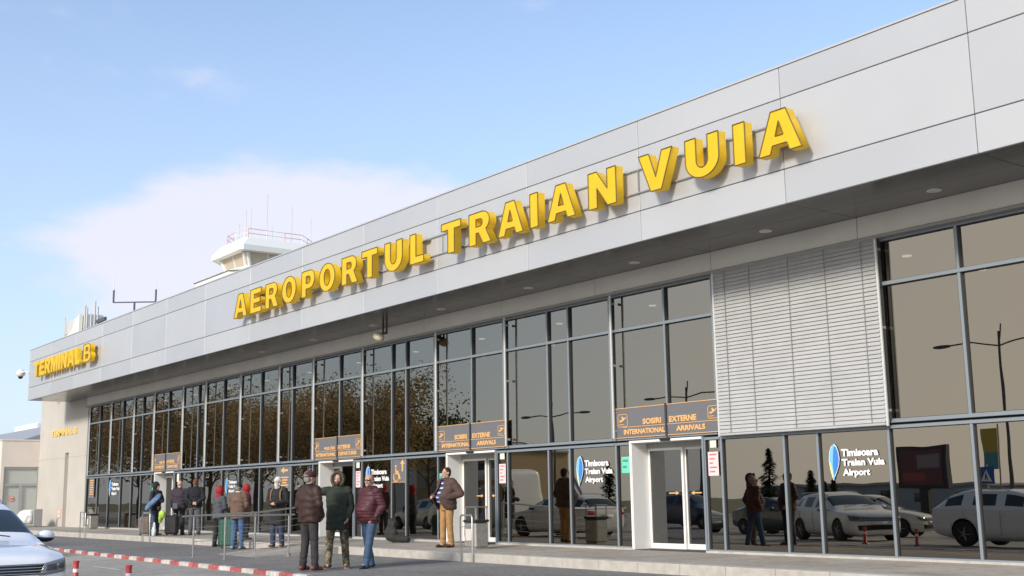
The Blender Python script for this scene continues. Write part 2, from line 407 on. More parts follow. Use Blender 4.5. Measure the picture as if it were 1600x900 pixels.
RAILS = [-12.0, -15.82, -18.87, -22.74, -25.79, -29.63, -32.66, -35.03, -38.03, -41.06, -43.26, -46.27, -48.6, -51.46, -54.44]
UP = {0: [-13.4, -14.2], 1: [-17.19], 2: [-20.29, -21.05], 3: [-24.1], 4: [-27.22, -27.96], 5: [-30.94], 6: [-34.04], 7: [-36.35], 8: [-39.41], 9: [-41.71], 10: [-44.65], 11: [-47.5], 12: [-49.9], 13: [-52.9]}
DOORS = {1: (-18.29, -16.25), 3: (-25.2, -23.12), 5: (-32.1, -30.05), 10: (-45.85, -43.85)}
ZT, Z2, Z0, Z1 = 2.42, 4.78, .17, 5.57
def bar(mb, x, z0, z1, wd=.05, m=0):
    mb.box(x-wd/2, x+wd/2, 16.955, 17.06, z0, z1, m); mb.box(x+wd/2, x+wd/2+.012, 16.965, 17.05, z0, z1, 1); mb.box(x-wd/2-.012, x-wd/2, 16.965, 17.05, z0, z1, 1)
def hbar(mb, x0, x1, z, wd=.06, m=0):
    mb.box(x0, x1, 16.94, 17.058, z-wd/2, z+wd/2, m); mb.box(x0, x1, 16.97, 17.05, z-wd/2-.01, z-wd/2, 1); mb.box(x0, x1, 16.97, 17.05, z+wd/2, z+wd/2+.01, 1)
def pane(parent, x0, x1, z0, z1, y=None):
    p = T()
    ya, yb = (yg(z0), yg(z1)) if y is None else (y, y)
    t1 = random.uniform(-.0012, .0012)*(x1-x0); t2 = random.uniform(-.0010, .0010)*(z1-z0)
    p.add([(x0, ya, z0), (x1, ya+t1, z0), (x1, yb+t1+t2, z1), (x0, yb+t2, z1)], [(0, 1, 2, 3)])
    return p.build('pane', GLASS, parent)
def window(x0, x1, mulls, z0, z1, trans=(), light=False):
    """one framed window: x0 > x1 are the left and right posts"""
    fr = T(); xs = sorted([x0]+list(mulls)+[x1])
    bar(fr, xs[0]+.02, z0, z1, .05)
    for x in xs[1:-1]: bar(fr, x, z0, z1)
    zz = [z0]+list(trans)+[z1]
    for z in zz[1:-1]: hbar(fr, xs[0]+.065, xs[-1], z)
    hbar(fr, xs[0]+.065, xs[-1], z0+.03); hbar(fr, xs[0]+.065, xs[-1], z1-.03, .05)
    o = fr.build('window', [ALU, ALUD], TB)
    for i in range(len(xs)-1):
        for j in range(len(zz)-1): pane(o, xs[i]+.02, xs[i+1]-.02, zz[j]+.02, zz[j+1]-.02)
    return o
# upper row
for i in range(14):
    window(RAILS[i+1], RAILS[i], UP[i], ZT+.0, Z1, (Z2,))
window(-12.0, -7.6, [-10.44, -8.95], ZT, Z1, (Z2,)); window(-7.6, -3, [-6.1, -4.5], ZT, Z1, (Z2,))
# ground floor row
LOW = [((-15.78, -12.0), [-14.22, -13.46]), ((-12.0, -7.6), [-10.44, -8.95]), ((-7.6, -3), [-6.1, -4.5]),
       ((-16.22, -15.78), []), ((-18.8, -18.32), []), ((-22.66, -18.8), [-21.08, -20.32]), ((-23.09, -22.66), []), ((-25.68, -25.23), []),
       ((-29.6, -25.68), [-27.96, -27.22]), ((-30.02, -29.6), []), ((-32.6, -32.13), []), ((-38.03, -32.6), [-36.35, -35.03, -34.04]),
       ((-43.28, -38.03), [-41.71, -41.06, -39.41]), ((-43.82, -43.28), []), ((-46.3, -45.88), []), ((-51.46, -46.3), [-49.9, -48.6, -47.5]), ((-54.44, -51.46), [-52.9])]
for (a, b), mu in LOW: window(a, b, mu, Z0, ZT-.04)
# sill plinth
pl = T()
for a, b in ((-54.44, -45.9), (-43.8, -32.15), (-30.0, -25.25), (-23.1, -18.32), (-16.22, -3)): pl.box(a, b, 16.90, 17.06, .166, .205)
pl.build('sill', KST, TB)
# guide rails in front of the posts
for x in RAILS:
    r = T(); X = x*16.84/17
    r.cbox(X-.022, X+.022, 16.82, 16.86, 2.36 if x > -13 or x == -15.82 else 2.46, 5.56, .006, 0)
    [r.cbox(X-.018, X+.018, 16.86, 16.96, q, q+.05, .004, 1) for q in (2.6, 4.0, 5.35)]
    if x in (-12.0, -15.82): r.box(X-.016, X+.016, 16.86, 16.95, 2.46, 5.55, 3)
    r.cbox(x-.03, x+.03, 16.945, 16.962, 2.46, 5.56, .004, 2)
    r.build('guide_rail', [RAILW, GREYP, ALU, ALUD], TB)
# venetian blind
bl = T(); z = 2.43; k = 0
bx0, bx1 = -15.82*16.84/17+.025, -12.0*16.84/17-.025
while z < 5.55:
    n_ = 5; prof = []
    for q in range(n_+1):
        t_ = q/n_; prof.append((16.815+.024*t_, z+.075*t_-.006*sin(pi*t_)))
    P = []
    for (y_, z_) in prof: P += [(bx0, y_, z_), (bx1, y_, z_)]
    dz = random.uniform(-.002, .002)
    P = [(a, b, c+dz) for a, b, c in P]
    bl.add(P, [(2*q, 2*q+2, 2*q+3, 2*q+1) for q in range(n_)], 0, True)
    z += .072
bl.cbox(bx0, bx1, 16.80, 16.87, 2.375, 2.42, .008, 0)
BS = mat('blind_slat', (.46, .46, .455), .45, .1, noise_amt=.05, nscale=3)
blo = bl.build('blind', BS, TB)
cd = T()
for fx in (.08, .25, .5, .72, .93):
    x = bx0+(bx1-bx0)*fx; cd.box(x-.006, x+.006, 16.802, 16.808, 2.42, 5.55)
cd.build('blind_cord', mat('cord_grey', (.25, .25, .25), .8), blo)
# doors
def door(i, opened=0.):
    a, b = DOORS[i]
    por = T()
    por.box(a, a+.012, 16.95, 17.45, .17, 2.36, 0); por.box(a-.04, a, 16.93, 17.45, .17, 2.40, 0)
    por.box(b, b+.045, 16.93, 17.45, .17, 2.40, 2); por.box(a, b, 16.93, 17.45, 2.355, 2.40, 0); por.box(a, b, 17.38, 17.45, 2.24, 2.355, 1)
    por.cbox((a+b)/2-.1, (a+b)/2+.18, 16.86, 16.93, 2.36, 2.42, .02, 3)
    por.box(a, b, 16.95, 17.45, .168, .176, 4)
    po = por.build('doorway', [WHITE, GREYP, ALU, BLACK, mat('door_mat', (.07, .065, .06), .95)], TB)
    mid = a+(b-a)*.50
    def leaf(x0, x1, y, arrow):
        f = T(); wd = .055
        f.cbox(x0, x0+wd, y, y+.05, .18, 2.25, .005); f.cbox(x1-wd, x1, y, y+.05, .18, 2.25, .005)
        f.cbox(x0+wd, x1-wd, y, y+.05, .18, .29, .005); f.cbox(x0+wd, x1-wd, y, y+.05, 2.19, 2.25, .005)
        o = f.build('door_leaf', [WHITE], po)
        p = T(); p.add([(x0+.05, y+.02, .28), (x1-.05, y+.02, .28), (x1-.05, y+.02, 2.2), (x0+.05, y+.02, 2.2)], [(0, 1, 2, 3)]); p.build('pane', DGLASS, po)
        if arrow:
            q = T(); cx = (x1-.16-.28) if arrow > 0 else x0+.16
            z = 1.31; h = .025
            if arrow > 0: poly = [(cx, z-.012), (cx+.2, z-.012), (cx+.2, z-.04), (cx+.29, z), (cx+.2, z+.04), (cx+.2, z+.012), (cx, z+.012)]
            else: poly = [(cx+.29, z-.012), (cx+.29, z+.012), (cx+.09, z+.012), (cx+.09, z+.04), (cx, z), (cx+.09, z-.04), (cx+.09, z-.012)]
            q.prism(poly, y+.010, y+.016); q.build('arrow_sticker', SIGNO, po)
    fx = T(); x0 = a+.02
    leaf(a+.02-opened*.55, mid+.03-opened*.55, 17.40, 1 if not opened else 0); leaf(mid-.0+opened*.5, b-.01+opened*.5, 17.46, -1 if not opened else 0)
    return po
door(1); door(3); door(5, 1.); door(10, .6)

# ------------------------------------------------------------------ soffit lights (things fixed under the soffit)
names = ['nearest the right edge of the photo', 'above the lowered slatted blind', 'left of the blind, above the arrivals sign', 'above the window left of the middle entrance', 'above the middle entrance', 'just beside the floodlight', 'left of the floodlight', 'far end']
for i, x in enumerate((-10.36, -13.84, -17.34, -20.89, -24.52, -27.9, -31.4, -34.9)):
    mb = MB((x, 16.33, 6.0)); mb.lathe((x, 16.33, 5.985), [(.10, .0), (.115, .003), (.115, .016)], 20, 0); mb.lathe((x, 16.33, 5.981), [(.085, 0), (.085, .004)], 20, 1)
    o = mb.build('soffit_light', [WHITE, mat('frosted_lens', (.6, .6, .55), .3)])
    tag(o, 'round unlit downlight in the dark soffit, number %s from the right' % ['one', 'two', 'three', 'four', 'five', 'six', 'seven', 'eight'][i], 'downlight', 'round downlights in the soffit')
fl = empty('floodlight', (-26.9, 16.1, 6.0), 'pale oval floodlight hanging on a rusty bracket under the soffit', 'floodlight')
O = (-26.9, 16.1, 6.0)
mb = MB(O); BR = mat('rusty_bracket', (.10, .07, .05), .8)
for dx in (-.09, .09): mb.box(-26.9+dx-.02, -26.9+dx+.02, 16.08, 16.12, 5.66, 5.998)
mb.box(-27.0, -26.8, 16.07, 16.13, 5.62, 5.68); mb.build('bracket', BR, fl)
mb = MB(O); mb.ell((-27.02, 15.98, 5.56), (.20, .15, .12), 16, 10, 0, Matrix.Rotation(.5, 3, 'Y')); mb.build('lamp_head', mat('lamp_beige', (.62, .54, .42), .4), fl)
cc = empty('security_camera', (-57.36, 14.95, 7.35), 'white dome security camera on an arm beyond the far end of the fascia', 'security camera')
O = (-57.36, 14.95, 7.35)
mb = MB(O); mb.tube([(-57.4, 15.0, 7.3), (-57.9, 14.95, 7.42), (-58.3, 14.92, 7.40)], .035, 8); mb.build('arm', WHITE, cc)
mb = MB(O); mb.lathe((-58.45, 14.9, 7.22), [(.12, 0), (.20, .06), (.21, .2), (.14, .3), (.05, .34)], 16); mb.build('housing', WHITE, cc)
mb = MB(O); mb.ell((-58.45, 14.9, 7.22), (.12, .12, .12)); mb.build('dome', BLACK, cc)

# ------------------------------------------------------------------ block letters
S = .24
def arc(cx, cy, rx, ry, a0, a1, n=10): return [(cx+rx*cos(radians(a0+(a1-a0)*i/n)), cy+ry*sin(radians(a0+(a1-a0)*i/n))) for i in range(n+1)]
def glyph(c):
    h = .72
    if c == 'A': return .92, [[(0,0),(.30,h),(.62,h),(.92,0),(.665,0),(.61,.14),(.31,.14),(.255,0)], [(.375,.29),(.545,.29),(.46,.535)]]
    if c == 'E': return .74, [[(0,0),(0,h),(.72,h),(.72,h-.16),(.26,h-.16),(.26,.44),(.66,.44),(.66,.29),(.26,.29),(.26,.16),(.74,.16),(.74,0)]]
    if c == 'R': return .82, [[(0,0),(0,h)]+[(.45,h)]+arc(.50,.50,.27,.22,90,-60,10)+[(.82,0),(.53,0),(.36,.26),(.26,.26),(.26,0)], [(.26,.40)]+arc(.42,.485,.09,.085,-90,90,6)+[(.26,.57)]]
    if c == 'P': return .76, [[(0,0),(0,h),(.45,h)]+arc(.50,.47,.26,.25,90,-90,12)+[(.26,.22),(.26,0)], [(.26,.37)]+arc(.42,.47,.09,.10,-90,90,6)+[(.26,.57)]]
    if c == 'O': return .86, [arc(.43,.36,.43,.38,0,360,28)[:-1], arc(.43,.36,.17,.22,0,360,20)[:-1]]
    if c == 'T': return .78, [[(.26,0),(.26,h-.17),(0,h-.17),(0,h),(.78,h),(.78,h-.17),(.52,h-.17),(.52,0)]]
    if c == 'U': return .80, [[(0,h),(.26,h),(.26,.30)]+arc(.40,.30,.14,.14,180,360,8)+[(.54,h),(.80,h),(.80,.30)]+arc(.40,.30,.40,.32,0,-180,14)]
    if c == 'L': return .60, [[(0,0),(0,h),(.26,h),(.26,.17),(.60,.17),(.60,0)]]
    if c == 'I': return .25, [[(0,0),(0,h),(.25,h),(.25,0)]]
    if c == 'N': return .80, [[(0,0),(0,h),(.25,h),(.55,.33),(.55,h),(.80,h),(.80,0),(.55,0),(.25,.39),(.25,0)]]
    if c == 'V': return .88, [[(.30,0),(0,h),(.27,h),(.44,.25),(.61,h),(.88,h),(.58,0)]]
    if c == 'M': return .98, [[(0,0),(0,h),(.30,h),(.49,.36),(.68,h),(.98,h),(.98,0),(.74,0),(.74,.42),(.58,0),(.40,0),(.24,.42),(.24,0)]]
    if c == 'B': return .80, [[(0,0),(0,h),(.46,h)]+arc(.48,.535,.25,.185,90,-50,8)+arc(.50,.20,.29,.20,55,-90,8), [(.26,.43),(.26,.58)]+arc(.42,.505,.07,.075,90,-90,5), [(.26,.14),(.26,.30)]+arc(.44,.22,.09,.08,90,-90,5)]
def make_letter(c, x0, wd, z0, hh, yf, depth, label, group, edge=.012, ymat=YEL):
    gw, loops = glyph(c); sx = wd/gw; sz = hh/.72
    loops = [[(x*sx, z*sz) for x, z in lp] for lp in loops]
    cu = bpy.data.curves.new('letter', 'CURVE'); cu.dimensions = '2D'; cu.fill_mode = 'BOTH'; cu.extrude = depth/2; cu.resolution_u = 1
    for lp in loops:
        s_ = cu.splines.new('POLY'); s_.points.add(len(lp)-1); s_.use_cyclic_u = True
        for p_, (x, z) in zip(s_.points, lp): p_.co = (x, z, 0, 1)
    t = bpy.data.objects.new('t', cu); link(t); dg = bpy.context.evaluated_depsgraph_get(); dg.update()
    me = bpy.data.meshes.new_from_object(t.evaluated_get(dg)); bpy.data.objects.remove(t)
    for v in me.vertices: x, y, z = v.co; v.co = (x, -z+depth/2, y)
    me.materials.clear(); me.materials.append(ymat); me.update()
    o = bpy.data.objects.new('block_letter', me); link(o); o.location = (x0, yf, z0)
    tag(o, label, 'sign letter', group)
    mb = MB()
    if edge:
        for lp in loops:
            for i in range(len(lp)):
                a = lp[i]; b = lp[(i+1) % len(lp)]
                mb.tube([(a[0], -.004, a[1]), (b[0], -.004, b[1])], edge*.95, 5)
        mb.build('edge_trim', YEDGE, o)
    for fz in (.25, .80):
        a_, b_ = (wd*.35, wd*.65) if c in 'AVTPR' else (.04, wd*.7)
        mb = MB(); mb.box(a_, b_, depth, 15.0-yf, hh*fz-.010, hh*fz+.010); mb.build('mounting_bracket', GREYP, o)
    return o
ORD = ['first', 'second', 'third', 'fourth', 'fifth', 'sixth', 'seventh', 'eighth', 'ninth', 'tenth']
WORDS = [('AEROPORTUL', [(-33.46,.93),(-32.30,.76),(-31.25,.82),(-30.17,.87),(-28.96,.76),(-27.92,.86),(-26.68,.82),(-25.64,.78),(-24.51,.82),(-23.34,.60)]),
         ('TRAIAN', [(-21.98,.78),(-20.87,.82),(-19.79,.88),(-18.66,.26),(-18.09,.88),(-16.80,.80)]), ('VUIA', [(-15.36,.88),(-14.16,.80),(-13.02,.26),(-12.48,.90)])]
for wd_, ps in WORDS:
    for k, (c, (x, ww)) in enumerate(zip(wd_, ps)):
        make_letter(c, x, ww, 6.765, .72, 14.66, .19, 'big yellow block letter %s, %s letter of the word %s on the fascia' % (c, ORD[k], wd_), 'yellow letters on the fascia')
xs = -55.5
TBW = [('T', .78), ('E', .74), ('R', .82), ('M', .98), ('I', .26), ('N', .80), ('A', .92), ('L', .60)]
for k, (c, ww) in enumerate(TBW):
    make_letter(c, xs, ww*1.0, 6.9, .68, 14.70, .18, 'yellow block letter %s, %s letter of TERMINAL at the far end of the fascia' % (c, ORD[k]), 'yellow TERMINAL letters', 0); xs += ww+.11
make_letter('B', -48.25, .98, 6.87, .72, 14.68, .19, 'yellow block letter B standing alone after the word TERMINAL', 'yellow TERMINAL letters')
mb = MB((-30, 14.95, 7))
for z in (6.93, 7.38): mb.box(-33.2, -11.95, 14.955, 14.975, z-.01, z+.01)
for x in (-33.0, -22.4, -15.72, -12.1): mb.box(x, x+.012, 14.958, 14.972, 6.93, 7.38)
for i in range(24):
    x = -55+i*1.86
    if x < -33.3: continue
    if x > -11.7: continue
    for z in (6.93, 7.38): mb.box(x, x+.02, 14.97, 15.0, z-.01, z+.01)
tag(mb.build('mounting_rails', mat('rail_grey', (.30, .30, .30), .6)), 'pair of thin grey rails carrying the yellow letters along the fascia', 'mounting rails')
ws = text_mesh('wall_lettering', 'TERMINAL B', -60.0, -55.95, 4.44, 4.76, 16.915, mat('faded_yellow', (.86, .58, .16), .5), .03, .03, None, (-58, 16.9, 4.4))
tag(ws, 'small faded orange TERMINAL B lettering on the cream end wall', 'wall lettering')
# ------------------------------------------------------------------ signs over the entrances
def sign_icon(mb, x0, x1, z0, z1, up):
    t = .012
    mb.box(x0, x1, 16.905, 16.915, z0, z0+t, 1); mb.box(x0, x1, 16.905, 16.915, z1-t, z1, 1); mb.box(x0, x0+t, 16.905, 16.915, z0, z1, 1); mb.box(x1-t, x1, 16.905, 16.915, z0, z1, 1)
    w_, h_ = x1-x0, z1-z0
    pl_ = [(.15,.55),(.30,.50),(.45,.62),(.38,.80),(.48,.82),(.66,.66),(.85,.78),(.88,.70),(.62,.50),(.32,.36),(.18,.42)] if not up else [(.15,.45),(.30,.40),(.55,.62),(.38,.80),(.48,.84),(.72,.70),(.88,.84),(.90,.74),(.62,.44),(.32,.26),(.18,.36)]
    mb.prism([(x0+w_*a, z0+h_*b) for a, b in pl_], 16.903, 16.914, 1)
    mb.box(x0+w_*.18, x0+w_*.6, 16.903, 16.914, z0+h_*.16, z0+h_*.22, 1)
def door_sign(x0, x1, mull, top, bot, label, up=False, group='grey signs with orange lettering over the entrances', icons=True):
    o_ = ((x0+x1)/2, 16.92, 2.45); s_ = empty('entrance_sign', o_, label, 'entrance sign', group)
    mb = MB(o_); mb.cbox(x0, x1, 16.915, 16.928, 2.465, 3.10, .004, 0)
    t = .014
    mb.box(x0, x1, 16.905, 16.917, 3.10-t, 3.10, 1); mb.box(x0, x1, 16.905, 16.917, 2.465, 2.465+t, 1); mb.box(x0, x0+t, 16.905, 16.917, 2.465, 3.1, 1); mb.box(x1-t, x1, 16.905, 16.917, 2.465, 3.1, 1)
    mb.box(x0+.25, x1-.02, 16.905, 16.917, 2.685, 2.697, 1)
    if icons: sign_icon(mb, x0+.10, x0+.40, 2.70, 2.97, up); sign_icon(mb, x1-.30, x1-.03, 2.73, 2.98, up)
    mb.build('sign_panel', [SIGNG, SIGNO], s_)
    mb = MB(o_); mb.box(mull-.02, mull+.02, 16.88, 16.904, 2.44, 3.12); mb.build('cover_strip', ALUD, s_)
    for (a, b, tx), (za, zb) in zip(top+bot, [(2.725, 2.845)]*len(top)+[(2.535, 2.645)]*len(bot)):
        text_mesh('lettering', tx, a, b, za, zb, 16.912, SIGNO, .008, .045, s_, o_)
def shift(lst, x0, sc, ref=-18.73): return [(x0+(a-ref)*sc, x0+(b-ref)*sc, t) for a, b, t in lst]
TOPR = [(-17.87, -17.32, 'SOSIRI'), (-17.09, -16.33, 'EXTERNE')]; BOTR = [(-18.45, -17.215, 'INTERNATIONAL'), (-16.90, -16.10, 'ARRIVALS')]
door_sign(-18.73, -15.72, -17.17, TOPR, BOTR, 'grey and orange SOSIRI EXTERNE sign over the entrance next to the slatted blind')
door_sign(-25.66, -22.64, -24.1, shift(TOPR, -25.66, 1), shift(BOTR, -25.66, 1), 'grey and orange SOSIRI EXTERNE sign above the man in the open jacket and tan trousers')
TOP3 = [(-17.95, -17.28, 'PLECĂRI'), (-17.12, -16.33, 'EXTERNE')]; BOT3 = [(-18.5, -17.25, 'INTERNATIONAL'), (-17.05, -15.95, 'DEPARTURES')]
door_sign(-32.5, -29.55, -30.94, shift(TOP3, -32.5, .97), shift(BOT3, -32.5, .97), 'grey and orange PLECĂRI EXTERNE departures sign above the group of three men', True)
TOP4 = [(-17.9, -17.25, 'PLECĂRI'), (-17.1, -16.3, 'INTERNE')]; BOT4 = [(-18.5, -17.3, 'DOMESTIC'), (-17.05, -15.95, 'DEPARTURES')]
door_sign(-46.1, -43.15, -44.65, shift(TOP4, -46.1, .97), shift(BOT4, -46.1, .97), 'small grey and orange sign over the farthest entrance above the waiting travellers', True)
# pictogram panels behind the glass
def picto(x0, x1, z0, z1, kind, label):
    o_ = ((x0+x1)/2, 16.96, z0); s_ = empty('pictogram_panel', o_, label, 'pictogram sign')
    mb = MB(o_); mb.cbox(x0, x1, 16.965, 16.975, z0, z1, .003, 0); mb.build('panel', SIGNG, s_)
    mb = MB(o_); w_, h_ = x1-x0, z1-z0; Y = 16.958
    t = .012; mb.box(x0, x1, Y, Y+.006, z0, z0+t); mb.box(x0, x1, Y, Y+.006, z1-t, z1)
    def X(a): return x0+w_*a
    def Z(b): return z0+h_*b
    if kind == 'wheel':
        mb.prism([(X(.74), Z(.45)), (X(.74), Z(.75)), (X(.62), Z(.75)), (X(.79), Z(.93)), (X(.96), Z(.75)), (X(.84), Z(.75)), (X(.84), Z(.45))], Y, Y+.007)
        c = (X(.34), Z(.24)); mb.tube([(c[0]+.135*cos(a*pi/10), Y, c[1]+.135*sin(a*pi/10)) for a in range(8, 25)], .017, 6)
        mb.ell((X(.30), Y, Z(.66)), (.04, .012, .04)); mb.tube([(X(.31), Y, Z(.58)), (X(.33), Y, Z(.34)), (X(.54), Y, Z(.34)), (X(.64), Y, Z(.12))], .022, 6); mb.tube([(X(.32), Y, Z(.46)), (X(.5), Y, Z(.46))], .016, 6)
    elif kind == 'arrow':
        mb.prism([(X(.25), Z(.80)), (X(.5), Z(.92)), (X(.5), Z(.84)), (X(.8), Z(.84)), (X(.8), Z(.76)), (X(.5), Z(.76)), (X(.5), Z(.68))], Y, Y+.007)
        for k in range(5): mb.box(X(.2), X(.85-.07*(k % 3)), Y, Y+.007, Z(.5-.1*k), Z(.55-.1*k))
    else:
        for k in range(7): mb.box(X(.15), X(.85), Y, Y+.007, Z(.85-.12*k), Z(.91-.12*k))
    mb.build('pictogram', SIGNO, s_)
picto(-27.93, -27.25, 1.70, 2.36, 'wheel', 'grey panel with an orange wheelchair symbol and upward arrow')
picto(-34.98, -34.08, 1.55, 2.36, 'arrow', 'grey panel with an orange arrow and text behind the traveller in the white cap')
picto(-54.0, -53.3, 1.5, 2.33, 'text', 'narrow orange lettered panel in the last window by the cream wall')
# logos on the panes
LGB = mat('logo_blue', (.05, .22, .62), .4); LGL = mat('logo_light_blue', (.20, .52, .85), .4); LGY = mat('logo_yellow', (.75, .75, .25), .4); LGW = mat('logo_white', (.80, .80, .80), .5)
def logo(x0, x1, label):
    s = (x1-x0)/1.15; Y = 16.985; o_ = (x0, Y, 1.5); e_ = empty('window_decal', o_, label, 'window decal', 'airport decals on the panes')
    zc = lambda z: 1.49+(z)*s*.62/.6
    feather = [(.06,.05),(.02,.18),(0,.34),(.02,.48),(.06,.57),(.11,.62),(.16,.58),(.20,.48),(.215,.36),(.19,.24),(.13,.12),(.08,.0)]
    mb = MB(o_)
    mb.prism([(x0+(a-.01 if a < .1 else a+.01)*s, zc(b*1.02-.005)) for a, b in feather], Y-.002, Y, 2)
    mb.prism([(x0+a*s, zc(b)) for a, b in feather], Y-.005, Y-.002, 1)
    mb.prism([(x0+a*s, zc(b)) for a, b in [(.09,.08),(.075,.25),(.09,.42),(.115,.58),(.16,.57),(.198,.48),(.212,.36),(.187,.24),(.13,.125)]], Y-.008, Y-.005, 0)
    mb.prism([(x0+a*s, zc(b)) for a, b in [(.06,.06),(.02,.18),(.003,.32),(.03,.30),(.06,.18),(.075,.05)]], Y-.009, Y-.005, 3)
    mb.build('feather_emblem', [LGB, LGL, LGW, LGY], e_)
    for t, a, b, za, zb in (('Timisoara', .27, 1.05, .40, .53), ('Traian Vuia', .27, 1.17, .24, .36), ('Airport', .28, .86, .04, .19)):
        text_mesh('lettering', t, x0+a*s, x0+b*s, zc(za), zc(zb), Y, LGW, .004, .045, e_, o_)
logo(-13.24, -12.12, 'blue feather logo with white airport name on the pane below the blind')
logo(-20.12, -18.95, 'blue feather logo with white airport name left of the nearest entrance')
logo(-29.4, -28.15, 'blue feather logo with white airport name behind the man in the maroon jacket')
logo(-39.1, -38.1, 'blue feather logo with white airport name above the red hoods')
logo(-51.35, -50.05, 'blue feather logo with white airport name near the cream end wall')
# notices
def notice(x0, x1, z0, z1, m_, label, rows=0, cat='notice', m2=None):
    mb = MB((x0, 16.975, z0)); mb.cbox(x0, x1, 16.972, 16.98, z0, z1, .002, 0)
    if rows:
        for k in range(rows):
            z = z1-(k+.8)*(z1-z0)/(rows+.6); mb.box(x0+.04, x1-.04-.05*(k % 3), 16.969, 16.973, z, z+(z1-z0)/(rows+.6)*.35, 1)
    o = mb.build('notice', [m_, m2 or m_]); tag(o, label, cat, None); return o
GRN = mat('notice_green', (.16, .62, .45), .5); PNK = mat('notice_pink', (.78, .62, .62), .5); RDN = mat('notice_red', (.62, .16, .18), .5); LMP = mat('notice_cream', (.75, .76, .62), .5)
notice(-18.63, -18.38, 1.74, 2.08, GRN, 'green notice on the narrow pane left of the nearest entrance', 2, m2=mat('notice_dkgreen', (.06, .3, .22), .5))
notice(-25.60, -25.29, 1.50, 1.90, GRN, 'green notice left of the middle entrance behind the man in tan trousers', 2, m2=mat('notice_dkgreen', (.06, .3, .22), .5))
notice(-46.2, -45.95, 1.45, 1.95, GRN, 'green notice left of the farthest entrance')
notice(-16.13, -15.86, 1.63, 2.09, PNK, 'white and pink notice right of the nearest entrance', 5, m2=RDN)
notice(-23.0, -22.74, 1.60, 2.06, PNK, 'white and pink notice right of the middle entrance', 5, m2=RDN)
notice(-29.95, -29.68, 1.60, 2.06, PNK, 'white and pink notice above the maroon jacket', 5, m2=RDN)
notice(-16.06, -15.90, 2.17, 2.34, LMP, 'small pale square plate above the pink notice by the nearest entrance', cat='plate')
notice(-22.96, -22.78, 2.17, 2.35, LMP, 'small pale square plate above the pink notice by the middle entrance', cat='plate')
notice(-29.92, -29.74, 2.15, 2.34, LMP, 'small pale square plate right of the open entrance', cat='plate')
notice(-43.6, -43.4, 2.0, 2.3, LMP, 'small pale plate right of the farthest entrance', cat='plate')
mb = MB((-58.1, 16.9, .6)); mb.cbox(-58.3, -57.9, 16.895, 16.92, .55, 1.0, .005, 0); mb.box(-58.25, -57.95, 16.89, 16.895, .62, .72, 1); mb.box(-58.25, -57.95, 16.89, 16.895, .8, .9, 1)
tag(mb.build('notice', [mat('notice_orange', (.72, .42, .28), .6), PNK]), 'faded orange notice low on the cream end wall', 'notice')
# ------------------------------------------------------------------ buildings behind and beside
ax = empty('annex_building', (-64, 15, 0), 'low cream annex with glazed double door beyond the far end of the terminal', 'annex')
O = (-64, 15, 0)
mb = MB(O)
Xa = -61.97
mb.box(-66, Xa, 16.95, 17.6, 0, 4.35); mb.box(-66, Xa, 15.12, 15.27, 0, 4.35); mb.box(-66, Xa, 15.27, 16.95, 3.06, 4.35); mb.box(-66, -62.3, 15.27, 16.95, 0, 3.06)
mb.cbox(-66.05, Xa+.03, 15.08, 17.0, 4.35, 4.42, .01); mb.build('wall', mat('annex_wall', (.72, .65, .57), .8, noise_amt=.04, nscale=1, bump=.1), ax)
mb = MB(O)
for y0, y1, z0, z1 in ((15.27, 15.36, .1, 3.06), (16.86, 16.95, .1, 3.06), (15.36, 16.86, 2.97, 3.06), (15.36, 16.86, 2.12, 2.24), (16.02, 16.20, .1, 2.12), (15.36, 16.86, .1, .2)): mb.box(-62.12, -62.0, y0, y1, z0, z1)
dr = mb.build('door', mat('door_frame_grey', (.36, .37, .36), .5), ax)
mb = MB(O); mb.box(-62.09, -62.07, 15.36, 16.86, .2, 2.97); mb.build('pane', mat('milky_glass', (.48, .50, .46), .25), dr)
mb = MB(O); mb.lathe((-62.06, 15.72, 1.5), [(.14, 0), (.14, .01)], 20, 0, 'x'); mb.lathe((-62.055, 15.72, 1.5), [(.10, 0), (.10, .012)], 20, 1, 'x'); mb.box(-62.05, -62.035, 15.64, 15.80, 1.44, 1.56, 0); mb.build('round_sticker', [mat('sticker_red', (.62, .22, .14), .5), WHITE], dr)
hb = empty('hangar_building', (-85, 30, 0), 'low building with grey sloping roof far left behind the annex', 'building')
O = (-85, 30, 0)
mb = MB(O); mb.box(-100, -70, 18, 40, 0, 4.6); mb.build('wall', mat('hangar_wall', (.62, .60, .56), .8, noise_amt=.05), hb)
mb = MB(O); mb.add([(-100.4, 17.5, 4.6), (-69.6, 17.5, 4.6), (-69.6, 40, 4.6), (-100.4, 40, 4.6), (-100.4, 22.5, 6.3), (-69.6, 22.5, 6.3), (-69.6, 40, 6.3), (-100.4, 40, 6.3)], [(3, 2, 1, 0), (4, 5, 6, 7), (0, 1, 5, 4), (1, 2, 6, 5), (2, 3, 7, 6), (3, 0, 4, 7)]); mb.build('roof', mat('grey_roof_sheet', (.36, .365, .38), .6), hb)
mb = MB(O); mb.cbox(-86, -76, 24, 30, 6.3, 7.4, .05); mb.cbox(-95, -89, 24, 30, 6.3, 7.0, .05); mb.build('roof_housing', WHITE, hb)
mb = MB(O)
for i in range(5): mb.box(-84+i*1.2, -83.7+i*1.2, 24, 24.3, 7.4, 7.7+.1*(i % 2))
mb.build('vent', GREYP, hb)
